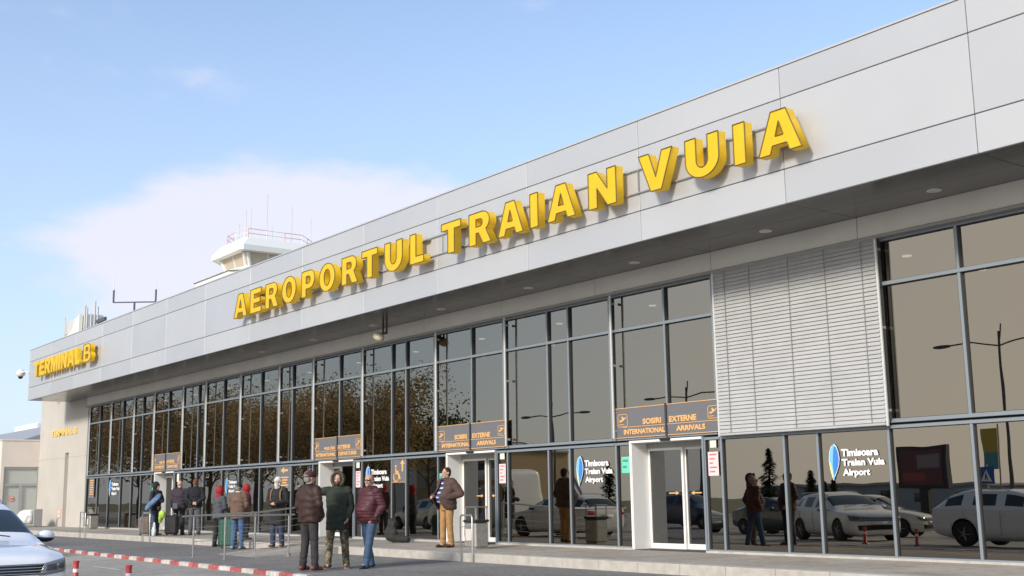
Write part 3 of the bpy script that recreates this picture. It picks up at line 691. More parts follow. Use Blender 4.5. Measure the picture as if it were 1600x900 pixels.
# control tower
ct = empty('control_tower', (-117, 54.5, 0), 'white airport control tower with slanted windows and red and white roof railing behind the terminal', 'control tower')
O = (-117, 54.5, 0)
def ring(x0, x1, y0, y1, c, cb): return [(x0+c, y0), (x1-cb, y0), (x1, y0+cb), (x1, y1-c), (x1-c, y1), (x0+c, y1), (x0, y1-c), (x0, y0+c)]
def tower_band(r0, z0, r1, z1, nm, m_, cap=True):
    mb = MB(O); n = len(r0); vs = [(x, y, z0) for x, y in r0]+[(x, y, z1) for x, y in r1]
    fs = [(i, (i+1) % n, (i+1) % n+n, i+n) for i in range(n)]
    if cap: fs += [tuple(range(n-1, -1, -1)), tuple(range(n, 2*n))]
    mb.add(vs, fs); return mb.build(nm, m_, ct)
TWW = mat('tower_white', (.80, .79, .74), .6)
eave = ring(-122.6, -111.8, 49.6, 64.0, 3.0, .25); top_ = ring(-121.3, -112.4, 50.3, 63.4, 2.8, .3)
rb = MB(O); n = 8
vs = [(x, y, 26.9) for x, y in eave]+[(x, y, 27.45) for x, y in eave]+[(x, y, 28.35) for x, y in top_]
rb.add(vs, [(i, (i+1) % n, (i+1) % n+n, i+n) for i in range(n)]+[(i+n, (i+1) % n+n, (i+1) % n+2*n, i+2*n) for i in range(n)]+[tuple(range(n-1, -1, -1)), tuple(range(2*n, 3*n))])
rfo = rb.build('roof', TWW, ct)
wt = ring(-121.4, -112.6, 50.4, 62.6, 2.7, .3); wb = ring(-120.4, -113.2, 51.1, 61.8, 2.4, .3)
tower_band(wb, 24.6, wt, 26.9, 'cab_glazing', mat('tower_glass', (.50, .43, .34), .22), True)
TPO = mat('tower_post', (.66, .64, .58), .6)
def tpost(a, b, r_):
    mb = MB(O); mb.tube([a, b], r_, 6); mb.build('window_post', TPO, ct)
for i in range(8):
    a, b = Vector(wb[i]+(24.6,)), Vector(wt[i]+(26.9,)); tpost(a, b, .24)
    a2, b2 = Vector(wb[(i+1) % 8]+(24.6,)), Vector(wt[(i+1) % 8]+(26.9,))
    k_ = int((b2-b).length//2)
    for j in range(1, k_): tpost(a.lerp(a2, j/k_), b.lerp(b2, j/k_), .09 if j % 2 else .16)
tower_band(ring(-124.6, -111.3, 48.4, 64.5, 3.0, 1), 24.6, ring(-120.7, -112.9, 50.7, 62.2, 2.4, .3), 25.45, 'skirt_roof', TWW)
tower_band(ring(-124.4, -111.5, 48.6, 64.3, 3.0, 1), 20.0, ring(-124.4, -111.5, 48.6, 64.3, 3.0, 1), 24.59, 'lower_storey', TWW)
tower_band(ring(-120, -113.5, 51, 58.5, 2, 1), 0, ring(-120, -113.5, 51, 58.5, 2, 1), 20.0, 'shaft', TWW)
RR = mat('railing_red', (.74, .42, .40), .6)
mb = MB(O); rr = ring(-119.9, -112.8, 50.5, 59.5, 2.4, .3)
for i in range(8):
    a, b = Vector(rr[i]+(28.35,)), Vector(rr[(i+1) % 8]+(28.35,)); k_ = max(1, int((b-a).length/1.6))
    for j in range(k_):
        p = a.lerp(b, j/k_); q = a.lerp(b, (j+1)/k_); mb.tube([p, p+Vector((0, 0, 1.05))], .05, 5, (i+j) % 2)
        for h in (.55, 1.05): mb.tube([p+Vector((0, 0, h)), q+Vector((0, 0, h))], .04, 5, (i+j) % 2)
mb.build('roof_railing', [RR, WHITE], ct)
mb = MB(O)
for x, y, h in ((-119.0, 52.5, 3.0), (-117, 53, 4.6), (-115.2, 51.6, 3.6), (-113.4, 53.2, 5.2), (-113.2, 56, 4.2), (-113.4, 58.4, 3.2), (-118, 56, 3)): mb = MB(O); mb.tube([(x, y, 28.3), (x, y, 28.3+h)], .035, 5); mb.build('whip_antenna', mat('antenna_pale', (.62, .60, .60), .6), ct)
# roof antenna
ra = empty('roof_antenna', (-50.6, 17.5, 8.2), 'forked roof antenna with two upright whips behind the fascia', 'antenna')
O = (-50.6, 17.5, 8.2); DK = mat('antenna_dark', (.09, .09, .11), .6)
c_ = Vector((-50.6, 17.5, 9.93)); d_ = Vector((.605, .797, 0))*.93
mb = MB(O); mb.tube([(-50.6, 17.5, 8.2), c_], .045, 8); mb.tube([c_-d_, c_+d_], .028, 8); mb.build('mast', DK, ra)
for sg, hz_ in ((-1, 1.35), (1, 1.15)):
    p = c_+d_*sg; mb = MB(O); mb.tube([p, p+Vector((0, 0, .55))], .042, 8, 0); mb.tube([p+Vector((0, 0, .55)), p+Vector((0, 0, hz_))], [.018, .01], 6, 1); mb.build('whip', [DK, WHITE], ra)
ru = empty('rooftop_plant', (-54.5, 16.2, 8.2), 'pale rooftop plant unit with pipes and masts at the far end of the roof', 'rooftop unit')
O = (-54.5, 16.2, 8.2); RG = mat('unit_grey', (.55, .55, .53), .6); RW = mat('unit_cream', (.80, .78, .66), .5)
mb = MB(O); mb.cbox(-57.0, -53.8, 16.4, 17.2, 8.2, 9.75, .03, 0); mb.box(-57.0, -53.75, 16.38, 16.42, 9.1, 9.13, 1); mb.build('cabinet', [RG, GREYP], ru)
mb = MB(O); mb.prism([(-56.9, 8.5), (-56.7, 8.85), (-55.2, 9.1), (-54.7, 9.6), (-54.1, 9.75), (-54.1, 8.4)], 16.2, 16.36); mb.build('cowl', RW, ru)
for x, h in ((-53.6, 10.1), (-53.3, 9.95), (-52.7, 9.6), (-52.2, 10.1), (-51.8, 9.8), (-56.6, 9.95)):
    mb = MB(O); mb.tube([(x, 16.3, 8.2), (x, 16.3, h)], .04 if x > -56 else .02, 7); mb.build('mast', RG, ru)
mb = MB(O); mb.box(-51.9, -50.7, 16.25, 16.35, 9.05, 9.2); mb.build('side_bracket', DK, ru)

# ------------------------------------------------------------------ street furniture
def railing(pts, label, n_c=4):
    """pts = list of (x,y,zbase) for posts; top rail + cables"""
    o_ = (pts[0][0], pts[0][1], pts[0][2]); e_ = empty('handrail', o_, label, 'handrail', 'steel handrails by the ramp')
    for p in pts:
        mb = MB(o_); mb.tube([p, (p[0], p[1], p[2]+.93)], .021, 10); mb.lathe(p, [(.05, 0), (.05, .01)], 14); mb.build('post', STEEL, e_)
    top = [Vector((x, y, z+.95)) for x, y, z in pts]
    d0 = (top[0]-top[1]).normalized()*.28; d1 = (top[-1]-top[-2]).normalized()*.15
    mb = MB(o_); mb.tube([top[0]+d0]+top+[top[-1]+d1], .024, 10); mb.build('top_rail', STEEL, e_)
    mb = MB(o_)
    for k in range(n_c): mb.tube([Vector((x, y, z+.2+.16*k)) for x, y, z in pts], .006, 6)
    mb.build('cable', STEEL, e_); return e_
railing([(-26.9, 10.92, 0), (-26.85, 12.45, .045), (-27.1, 13.9, .17)], 'steel handrail with thin cables on the far side of the ramp')
railing([(-25.40, 11.05, 0), (-25.42, 12.63, .0)], 'short steel handrail with thin cables on the near side of the ramp')
def hoop(x, y, wdt, label, z=0):
    o_ = (x, y, z); mb = MB(o_)
    mb.tube([(x, y, z), (x, y, z+.88), (x+.03, y, z+.93), (x+wdt-.03, y, z+.93), (x+wdt, y, z+.88), (x+wdt, y, z)], .018, 8)
    mb.tube([(x, y, z+.7), (x+wdt, y, z+.7)], .01, 6)
    tag(mb.build('step_hoop', STEEL), label, 'rail', 'steel hoops in front of the step')
hoop(-20.2, 13.9, .42, 'steel hoop rail in front of the waste bin at the middle entrance')
hoop(-38.55, 13.9, .65, 'steel hoop rail in front of the travellers at the farthest entrance')
hoop(-45.1, 13.9, .6, 'steel hoop rail in front of the far waste bin')
def bin_(x, y, label):
    o_ = (x, y, .17); e_ = empty('waste_bin', o_, label, 'waste bin', 'steel waste bins on the step')
    mb = MB(o_); mb.cbox(x-.22, x+.22, y-.18, y+.18, .20, .74, .03); mb.box(x-.2, x+.2, y-.15, y+.15, .17, .2); mb.build('bin_body', mat('bin_steel', (.42, .40, .37), .4, .6, noise_amt=.15, nscale=12), e_)
    mb = MB(o_); mb.cbox(x-.235, x+.235, y-.195, y+.195, .74, .80, .015); mb.build('rim', BLACK, e_)
    mb = MB(o_)
    for a in (-.19, .19):
        for b in (-.15, .15): mb.tube([(x+a, y+b, .80), (x+a, y+b, 1.06)], .012, 6)
    mb.cbox(x-.22, x+.22, y-.18, y+.18, 1.06, 1.085, .01); mb.build('hood', STEEL, e_)
    mb = MB(o_); mb.cbox(x-.12, x+.1, y-.206, y-.199, .35, .6, .002); mb.build('label_plate', mat('bin_label', (.6, .56, .5), .6), e_)
bin_(-21.55, 15.25, 'brushed steel waste bin with black rim right of the man in tan trousers')
bin_(-50.9, 16.2, 'small steel waste bin with black rim beside the cream end wall')
# covered heap by the wall
hp = empty('covered_trolleys', (-58.9, 15.6, .17), 'white plastic covered heap with grey end panel against the cream wall', 'covered trolleys')
O = (-58.9, 15.6, .17)
mb = MB(O)
mb.loft([(.32, -59.2, 15.6, .95, .42), (.5, -59.2, 15.6, 1.0, .45), (.72, -59.0, 15.65, .8, .38), (.95, -58.8, 15.7, .5, .28)], 20)
blob(mb, 'plastic_cover', mat('white_plastic', (.70, .70, .67), .35), hp, .04, 3, lambda c: .05*noise.noise(c*6))
mb = MB(O); mb.cbox(-58.2, -58.1, 15.75, 16.15, .2, 1.0, .02); mb.build('end_panel', GREYP, hp)
mb = MB(O)
for i in range(4): mb.lathe((-60.0+i*.5, 15.3, .27), [(.1, 0), (.1, .05)], 12, 0, 'y')
mb.box(-60.2, -58.2, 15.35, 15.4, .3, .34); mb.build('wheel', BLACK, hp)
def bollard(x, y, label, h=.5):
    z = ground_z(y); mb = MB((x, y, z))
    mb.lathe((x, y, z), [(.10, 0), (.10, .03), (.05, .05), (.045, h)], 16, 0)
    mb.lathe((x, y, z+h*.55), [(.047, 0), (.047, .1)], 16, 1); mb.lathe((x, y, z+h-.001), [(.052, 0), (.052, .035)], 16, 0)
    tag(mb.build('bollard', [mat('bollard_red', (.50, .05, .045), .45), WHITE]), label, 'bollard', 'short red and white bollards on the road')
bollard(-20.55, 6.30, 'red and white bollard next to the nose of the white car', .44)
bollard(-18.7, 6.55, 'lower red bollard just above the bottom edge, between white car and men', .42)

# ------------------------------------------------------------------ people
SKIN = mat('skin', (.52, .30, .21), .55, noise_amt=.08, nscale=14)
def wrinkle(a, f):
    def d(c): return a*(noise.noise(c*f)+.5*noise.noise(Vector((c.x*f*2.2, c.y*f*2.2, c.z*f*1.1))))
    return d
def hand(mb, w, d, up, r=.0085, curl=.5, s=1.):
    """palm from the wrist w along d; up = back-of-hand normal; four fingers + thumb"""
    w = Vector(w); d = Vector(d).normalized(); up = Vector(up); up = (up-d*up.dot(d)).normalized(); sd_ = d.cross(up)
    mb.cone(w-d*.02, w+d*.04, .024*s, .034*s, .55, sd_); pc = w+d*.075*s
    mb.cone(w+d*.035*s, pc, .038*s, .038*s, .42, sd_)
    for k, (off, ln) in enumerate(((-.028, .070), (-.010, .080), (.009, .075), (.027, .058))):
        b = pc+sd_*off*s; d1 = (d-up*curl*.6).normalized(); d2 = (d-up*curl*1.9).normalized()
        m1 = b+d1*ln*.52*s; mb.cone(b-d*.01, m1, r*1.1, r, n=8); mb.cone(m1, m1+d2*ln*.5*s, r, r*.85, n=8)
    t = w+d*.03*s-sd_*.03*s; t1 = t+(d*.55-sd_*.7-up*.3).normalized()*.04*s; mb.cone(t, t1, r*1.35, r*1.15, n=8); mb.cone(t1, t1+(d*.9-sd_*.25-up*.4).normalized()*.035*s, r*1.1, r*.95, n=8)
def person(pos, rz, h, label, J=None, top=None, top_len=.80, top_r=1., bot=None, shoe=None, hair=None, cap=None, head_turn=0., head_nod=0., belly=0., near=True, hood=None, hood_up=None, puffer=False, beard=None, glasses=False, scarf=None, coat_open=None, collar=None, wid=1., gloves=None, skin=None):
    s = h/1.75; J = J or {}; sk = skin or SKIN
    e_ = empty('person', pos, label, 'person', None, rz)
    D = dict(shL=(.185,0,1.425), shR=(-.185,0,1.425), elL=(.235,.03,1.14), elR=(-.235,.03,1.14), wrL=(.245,-.07,.90), wrR=(-.245,-.07,.90),
             hdL=(0,-.2,-1), hdR=(0,-.2,-1), upL=(1,0,0), upR=(-1,0,0),
             hipL=(.095,0,.92), hipR=(-.095,0,.92), knL=(.11,-.02,.50), knR=(-.11,-.02,.50), anL=(.125,.02,.09), anR=(-.125,.02,.09), toeL=.12, toeR=-.12, lean=(0, 0), curl=.45)
    D.update(J)
    V = {k: Vector(v)*s if isinstance(v, tuple) and len(v) == 3 and k[:2] not in ('hd', 'up') else v for k, v in D.items()}
    lx, ly = D['lean'][0]*s, D['lean'][1]*s
    hc = Vector((lx*1.1, -.015*s+ly*1.2, 1.625*s)); HR = Matrix.Rotation(head_turn, 3, 'Z') @ Matrix.Rotation(-head_nod, 3, 'X')
    H = lambda x, y, z: hc+HR @ (Vector((x, y, z))*s)
    fr = .0088 if near else .0105; vx = .0078 if near else .011
    mb = MB()
    mb.ell(hc+HR @ Vector((0, .012*s, .03*s)), (.078*s, .096*s, .093*s), 20, 14, 0, HR)         # cranium
    mb.ell(H(0, -.022, -.035), (.060*s, .070*s, .085*s), 16, 12, 0, HR)                          # face
    mb.cone(H(0, -.070, -.095), H(0, -.045, -.085), .026*s, .035*s); mb.cone(H(.04, -.0, -.075), H(-.04, -.0, -.075), .03*s, .03*s)
    mb.cone(H(0, -.098, .005), H(0, -.112, -.028), .009*s, .0145*s, n=8); mb.cone(H(.012, -.100, -.032), H(-.012, -.100, -.032), .010*s, .010*s, n=8)
    mb.cone(H(.035, -.078, .025), H(-.035, -.078, .025), .014*s, .014*s, n=8)                    # brow
    mb.cone(H(.038, -.07, -.02), H(.03, -.074, -.03), .018*s, .018*s, n=8); mb.cone(H(-.038, -.07, -.02), H(-.03, -.074, -.03), .018*s, .018*s, n=8)
    mb.cone(H(.018, -.089, -.058), H(-.018, -.089, -.058), .0105*s, .0105*s, n=8)
    for sg in (1, -1): mb.ell(H(sg*.080, .008, -.005), (.012*s, .022*s, .034*s), 10, 8, 0, HR)
    nb = Vector((lx, ly+.012*s, 1.42*s)); mb.cone(nb, H(0, .015, -.07), .060*s, .054*s)
    tw = wid
    mb.loft([(.84*s, 0, 0, .13*s*tw, .09*s), (.95*s, 0, 0, .155*s*tw, .105*s), (1.08*s, lx*.4, ly*.4-.2*belly*.5, .135*s*tw, (.095+belly*.3)*s), (1.28*s, lx*.8, ly*.8, .155*s*tw, .11*s), (1.42*s, lx, ly, .15*s*tw, .085*s), (1.47*s, lx, ly, .08*s, .06*s)], 18)
    for q in 'LR':
        sh, el, wr = V['sh'+q]+Vector((lx, ly, 0)), V['el'+q], V['wr'+q]
        mb.cone(Vector((lx, ly, 1.40*s)), sh, .07*s, .058*s); mb.cone(sh, el, .054*s, .041*s); mb.cone(el, wr, .041*s, .026*s)
        hand(mb, wr, D['hd'+q], D['up'+q], fr, D['curl'], s)
        hp_, kn, an = V['hip'+q], V['kn'+q], V['an'+q]
        mb.cone(hp_, kn, .085*s, .056*s); mb.cone(kn, an, .056*s, .038*s); mb.cone(an, an+Vector((0, -.08*s, -.035*s)), .038*s, .03*s)
    blob(mb, 'body', sk, e_, vx, 2)
    # eyes, mouth
    for sg in (1, -1):
        mb = MB(); mb.ell(H(sg*.031, -.086, .003), (.0125*s, .008*s, .007*s), 10, 6, 0, HR); mb.ell(H(sg*.031, -.0925, .003), (.0062*s, .003*s, .006*s), 8, 6, 1, HR); mb.build('eye', [mat('eye_white', (.6, .58, .55), .3), mat('iris', (.05, .03, .02), .3)], e_)
    mb = MB(); mb.ell(H(0, -.098, -.058), (.022*s, .005*s, .006*s), 10, 6, 0, HR); mb.build('mouth', mat('lips', (.38, .16, .13), .5), e_)
    if beard:
        mb = MB(); mb.cone(H(.05, -.03, -.055), H(0, -.068, -.088), .034*s, .040*s); mb.cone(H(-.05, -.03, -.055), H(0, -.068, -.088), .034*s, .040*s); mb.cone(H(.022, -.090, -.045), H(-.022, -.090, -.045), .010*s, .010*s, n=8)
        blob(mb, 'beard', beard, e_, .009, 2, wrinkle(.004, 40))
    # hair
    if hair:
        mb = MB(); mb.ell(H(0, .024, .040), (.086*s, .098*s, .094*s), 18, 12, 0, HR); mb.ell(H(0, .055, -.01), (.078*s, .060*s, .085*s), 16, 10, 0, HR)
        blob(mb, 'hair', hair, e_, .012, 2, wrinkle(.005, 45))
    if cap:
        cm, kind = cap
        if kind == 'peaked' or kind == 'baseball':
            mb = MB(); mb.ell(H(0, .010, .055), (.093*s, .108*s, .080*s), 20, 12, 0, HR)
            mb.ell(H(0, -.115, .045), (.068*s, .062*s, .009*s), 16, 6, 0, HR @ Matrix.Rotation(.18, 3, 'X')); blob(mb, 'cap', cm, e_, .009, 2)
            mb = MB(); mb.lathe((0, 0, 0), [(.096*s, -.006), (.098*s, .010)], 20); c2 = MB(); c2.add([H(0, .010, .022)+HR @ Vector((p.x, p.y*1.15, p.z)) for p in mb.v], mb.f, 0, True); c2.build('cap_band', mat('cap_band_dark', (.03, .02, .02), .7), e_)
        elif kind == 'beanie':
            mb = MB(); mb.ell(H(0, .012, .045), (.096*s, .110*s, .094*s), 20, 12, 0, HR); mb.cone(H(.07, .0, .02), H(-.07, .0, .02), .04*s, .04*s); blob(mb, 'knit_cap', cm, e_, .010, 2, lambda c: .002*sin(c.z*300))
        elif kind == 'hoodup':
            mb = MB(); mb.ell(H(0, .035, .02), (.125*s, .130*s, .145*s), 20, 14, 0, HR); mb.cone(H(0, .05, -.12), H(0, .03, -.2), .10*s, .12*s); blob(mb, 'hood', cm, e_, .012, 3, wrinkle(.006, 16))
    if hood_up:
        mb = MB(); mb.ell(H(0, .050, .02), (.135*s, .130*s, .150*s), 20, 14, 0, HR); mb.cone(H(0, .06, -.10), H(0, .05, -.19), .11*s, .13*s)
        blob(mb, 'hood', hood_up, e_, .012, 3, wrinkle(.006, 16))
        mb = MB(); pts = [H(.108*sin(a)*1.0, -.052-.02*cos(a)*0, .005+.128*cos(a)) for a in [radians(k*12) for k in range(-13, 14)]]
        mb.tube(pts, .026*s, 8); blob(mb, 'fur_trim', mat('fur_brown', (.10, .065, .045), .95, noise_amt=.4, nscale=60), e_, .009, 1, wrinkle(.009, 60))
    if glasses:
        mb = MB()
        for sg in (1, -1): mb.ell(H(sg*.033, -.098, .004), (.029*s, .008*s, .018*s), 12, 8, 0, HR); mb.tube([H(sg*.062, -.088, .008), H(sg*.080, .0, .008)], .004*s, 6)
        mb.tube([H(.01, -.103, .008), H(-.01, -.103, .008)], .004, 6); mb.build('sunglasses', mat('lens_black', (.01, .01, .012), .12), e_)
    if scarf:
        mb = MB(); mb.cone(H(0, -.07, -.055), H(0, -.05, -.10), .052*s, .060*s); mb.cone(H(.05, -.02, -.06), H(-.05, -.02, -.06), .045*s, .045*s); mb.cone(nb+Vector((0, -.03*s, .03*s)), H(0, -.03, -.1), .085*s, .07*s); blob(mb, 'scarf', scarf, e_, .011, 3, wrinkle(.006, 25))
    # trousers
    if bot:
        mb = MB(); mb.loft([(.80*s, 0, 0, .14*s*tw, .11*s), (.92*s, 0, 0, .168*s*tw, .122*s), (1.02*s, 0, -belly*.2*s, .160*s*tw, (.115+belly*.3)*s)], 18)
        for q in 'LR':
            hp_, kn, an = V['hip'+q], V['kn'+q], V['an'+q]
            mb.cone(hp_+Vector((0, 0, -.02)), kn, .100*s, .077*s); mb.cone(kn, an+Vector((0, 0, .01)), .077*s, .066*s); mb.cone(an+Vector((0, 0, .0)), an+Vector((0, -.02, -.02)), .068*s, .066*s)
        wr_ = wrinkle(.007, 9)
        def dt_(c, wr_=wr_, s=s): return wr_(c)+.005*sin(c.z*60+4*noise.noise(c*5))*max(0, 1-abs(c.z-.16*s)/(.2*s))+.003*sin(c.z*70+5*noise.noise(c*6))*max(0, 1-abs(c.z-.5*s)/(.1*s))
        blob(mb, 'trousers', bot, e_, .0125, 3, dt_)
    if shoe:
        for q in 'LR':
            an = V['an'+q]; tt = D['toe'+q]; dx = Vector((sin(tt), -cos(tt), 0)); g0 = Vector((an.x, an.y, 0))
            mb = MB(); sd_ = Vector((dx.y, -dx.x, 0))
            mb.cone(g0-dx*.045*s+Vector((0, 0, .05*s)), g0+dx*.14*s+Vector((0, 0, .035*s)), .046*s, .040*s, .85, sd_); mb.cone(g0+dx*.05*s+Vector((0, 0, .03*s)), g0+dx*.15*s+Vector((0, 0, .03*s)), .044*s, .040*s, .6, sd_); mb.cone(g0+Vector((0, 0, .06*s)), g0+Vector((0, 0, .13*s)), .048*s, .05*s)
            sh_ = blob(mb, 'shoe', shoe, e_, .010, 2)
            mb = MB(); P = []
            for k in range(14):
                a = 2*pi*k/14; P.append(g0+dx*(.055*s+.135*s*cos(a))+sd_*(.047*s*sin(a)))
            mb.prismz([(p.x, p.y) for p in P], 0, .022*s); mb.build('sole', BLACK if shoe.name != 'shoe_brown' else mat('sole_pale', (.45, .42, .38), .7), sh_)
    # jacket
    if top:
        mb = MB(); r = top_r; hem = top_len
        secs = [((hem)*s, 0, 0, .185*s*tw*r, .135*s*r), ((hem+.12)*s, 0, -belly*.25*s, .182*s*tw*r, (.135+belly*.35)*s*r), (1.10*s, lx*.5, ly*.5-belly*.4*s, .178*s*tw*r, (.132+belly*.5)*s*r), (1.30*s, lx*.8, ly*.8, .188*s*tw*r, .138*s*r), (1.40*s, lx, ly, .180*s*tw*r, .118*s*r), (1.46*s, lx, ly, .125*s*r, .095*s*r), (1.50*s, lx, ly+.01*s, .075*s, .075*s)]
        mb.loft(secs, 24)
        for q in 'LR':
            sh, el, wr = V['sh'+q]+Vector((lx, ly, -.01)), V['el'+q], V['wr'+q]
            mb.cone(Vector((lx, ly, 1.37*s)), sh, .09*s, .076*s*r); mb.cone(sh, el, .077*s*r, .063*s*r); mb.cone(el, el+(wr-el)*.97, .063*s*r, .049*s*r)
        if hood: mb.cone((lx+.06*s, ly+.09*s, 1.47*s), (lx-.06*s, ly+.09*s, 1.47*s), .065*s, .065*s); mb.cone((lx+.08*s, ly+.03*s, 1.48*s), (lx+.05*s, ly-.06*s, 1.46*s), .045*s, .035*s); mb.cone((lx-.08*s, ly+.03*s, 1.48*s), (lx-.05*s, ly-.06*s, 1.46*s), .045*s, .035*s)
        ww = wrinkle(.010 if puffer else .007, 8)
        def dj(c, s=s, ww=ww):
            v = ww(c)+.004*sin(c.z*45+6*noise.noise(c*4))
            if puffer: v += .008*abs(sin(c.z/s*pi/.058))-.004
            return v
        jo = blob(mb, 'jacket', top, e_, .0115, 4, dj)
        if coat_open:
            me = jo.data; V_ = [v.co.copy() for v in me.vertices]; fs_ = []
            for p in me.polygons:
                c = p.center; hw = (.075+.06*max(0, 1.42*s-c.z)/.6)*s
                if c.y < -.03*s and abs(c.x+.02) < hw and c.z < 1.47*s: continue
                fs_.append(list(p.vertices))
            m2 = bpy.data.meshes.new('jacket'); m2.from_pydata(V_, [], fs_); m2.materials.append(top); m2.polygons.foreach_set('use_smooth', [True]*len(fs_))
            jo.data = m2; so2 = jo.modifiers.new('t', 'SOLIDIFY'); so2.thickness = .02; so2.offset = 1
        mb = MB(); nc_ = collar or top
        mb.lathe((lx, ly+.008*s, 1.465*s), [(.085*s, 0), (.080*s, .035*s), (.076*s, .06*s), (.066*s, .055*s), (.07*s, 0)], 20); mb.build('collar', nc_, e_)
        if coat_open:
            cm, tm = coat_open
            mb = MB(); mb.loft([(.98*s, 0, -belly*.25*s, .165*s, (.12+belly*.35)*s), (1.12*s, 0, -belly*.38*s, .165*s, (.125+belly*.48)*s), (1.3*s, 0, 0, .17*s, .128*s), (1.42*s, 0, 0, .13*s, .10*s), (1.47*s, 0, 0, .08*s, .08*s)], 22)
            blob(mb, 'shirt', tm, e_, .012, 3, wrinkle(.005, 12))
    return e_
def cloth(name, col, **k):
    k.setdefault('rough', .85); k.setdefault('noise_amt', .18); k.setdefault('nscale', 7); return mat(name, col, **k)
SHB = mat('shoe_black', (.025, .022, .022), .5); SHR = mat('shoe_red_brown', (.22, .05, .035), .5); SHN = mat('shoe_brown', (.20, .09, .05), .6)
# camouflage
def camo(name):
    M = bpy.data.materials.new(name); M.use_nodes = True; t = M.node_tree; p = t.nodes['Principled BSDF']; p.inputs['Roughness'].default_value = .9
    tc = t.nodes.new('ShaderNodeTexCoord'); mp = t.nodes.new('ShaderNodeMapping'); mp.inputs['Scale'].default_value = (1, 1, 1.5); n = t.nodes.new('ShaderNodeTexNoise'); n.inputs['Scale'].default_value = 9; n.inputs['Detail'].default_value = 2
    r = t.nodes.new('ShaderNodeValToRGB'); r.color_ramp.interpolation = 'CONSTANT'; e = r.color_ramp.elements
    e[0].position = 0; e[0].color = (.05, .045, .03, 1); e[1].position = .44; e[1].color = (.16, .12, .07, 1)
    a = e.new(.52); a.color = (.09, .09, .05, 1); a = e.new(.60); a.color = (.30, .24, .16, 1)
    t.links.new(tc.outputs['Object'], mp.inputs[0]); t.links.new(mp.outputs[0], n.inputs['Vector']); t.links.new(n.outputs['Fac'], r.inputs[0]); t.links.new(r.outputs[0], p.inputs['Base Color']); return M
CAMO = camo('camouflage_cloth')
def stripes(name):
    M = bpy.data.materials.new(name); M.use_nodes = True; t = M.node_tree; p = t.nodes['Principled BSDF']; p.inputs['Roughness'].default_value = .9
    tc = t.nodes.new('ShaderNodeTexCoord'); sx = t.nodes.new('ShaderNodeSeparateXYZ'); mm = t.nodes.new('ShaderNodeMath'); mm.operation = 'MULTIPLY'; mm.inputs[1].default_value = 9.5
    fr = t.nodes.new('ShaderNodeMath'); fr.operation = 'FRACT'; r = t.nodes.new('ShaderNodeValToRGB'); r.color_ramp.interpolation = 'CONSTANT'; e = r.color_ramp.elements
    e[0].color = (.03, .035, .09, 1); e[1].position = .5; e[1].color = (.55, .62, .75, 1); a = e.new(.78); a.color = (.08, .14, .32, 1)
    t.links.new(tc.outputs['Object'], sx.inputs[0]); t.links.new(sx.outputs['Z'], mm.inputs[0]); t.links.new(mm.outputs[0], fr.inputs[0]); t.links.new(fr.outputs[0], r.inputs[0]); t.links.new(r.outputs[0], p.inputs['Base Color']); return M
STR = stripes('striped_jumper')
def ang(a): return radians(a+90)
GREYH = cloth('hair_grey', (.22, .20, .18)); DARKH = cloth('hair_dark', (.02, .015, .012))
JB = cloth('brown_leather', (.042, .021, .017), rough=.6, bump=.3, nscale=11, spec=.3)
person((-19.85, 10.28, .022), ang(108), 1.80, 'man in brown leather jacket and dark red cap seen from behind on the striped kerb',
       J=dict(elL=(.27, .02, 1.14), wrL=(.20, -.10, .93), elR=(-.27, .03, 1.15), wrR=(-.19, -.12, .95), hdL=(-.4, -.6, -.6), hdR=(.4, -.6, -.6), anL=(.13, .02, .09), anR=(-.15, .0, .09), lean=(0, .015)),
       top=JB, top_len=.84, top_r=1.10, bot=cloth('trousers_dark', (.035, .03, .032)), shoe=SHR, hair=GREYH, cap=(cloth('cap_maroon', (.10, .02, .025)), 'peaked'), belly=.10, wid=1.08, collar=cloth('collar_black', (.015, .012, .012)), head_turn=-.25)
person((-20.28, 11.1, 0), ang(-36), 1.80, 'bearded man in long dark green parka with fur hood and camouflage trousers',
       J=dict(shR=(-.19, 0, 1.43), elR=(-.43, .02, 1.38), wrR=(-.62, .0, 1.50), hdR=(-1, .05, .15), upR=(0, 0, 1), elL=(.25, .03, 1.13), wrL=(.22, -.10, .92), hdL=(-.3, -.5, -.7), anR=(-.17, .02, .09), anL=(.17, .0, .09), knL=(.14, -.02, .5), knR=(-.14, -.02, .5), toeL=.35, toeR=-.5),
       top=cloth('parka_green', (.022, .030, .020), bump=.2), top_len=.70, top_r=1.12, bot=CAMO, shoe=SHN, hair=DARKH, beard=cloth('beard_dark', (.05, .03, .02)), hood_up=cloth('hood_olive', (.04, .05, .03)), head_nod=.05, wid=1.05)
person((-19.85, 11.55, 0), ang(-75), 1.76, 'man in maroon puffer jacket, sunglasses and blue jeans with hands in his pockets',
       J=dict(elL=(.27, .08, 1.14), wrL=(.19, -.05, .93), elR=(-.27, .08, 1.14), wrR=(-.19, -.05, .93), hdL=(-.3, -.6, -.7), hdR=(.3, -.6, -.7), hipL=(.09, 0, .92), anL=(.10, -.18, .09), anR=(-.10, .16, .09), knL=(.10, -.10, .5), knR=(-.10, .05, .5)),
       top=cloth('puffer_maroon', (.072, .016, .022), rough=.6), top_len=.84, top_r=1.12, bot=cloth('jeans_blue', (.045, .085, .15)), shoe=cloth('shoe_navy', (.02, .03, .05)), hair=cloth('hair_cropped', (.30, .24, .21)), glasses=True, puffer=True, belly=.14, wid=1.08, hood=True, head_turn=.35, head_nod=.1)
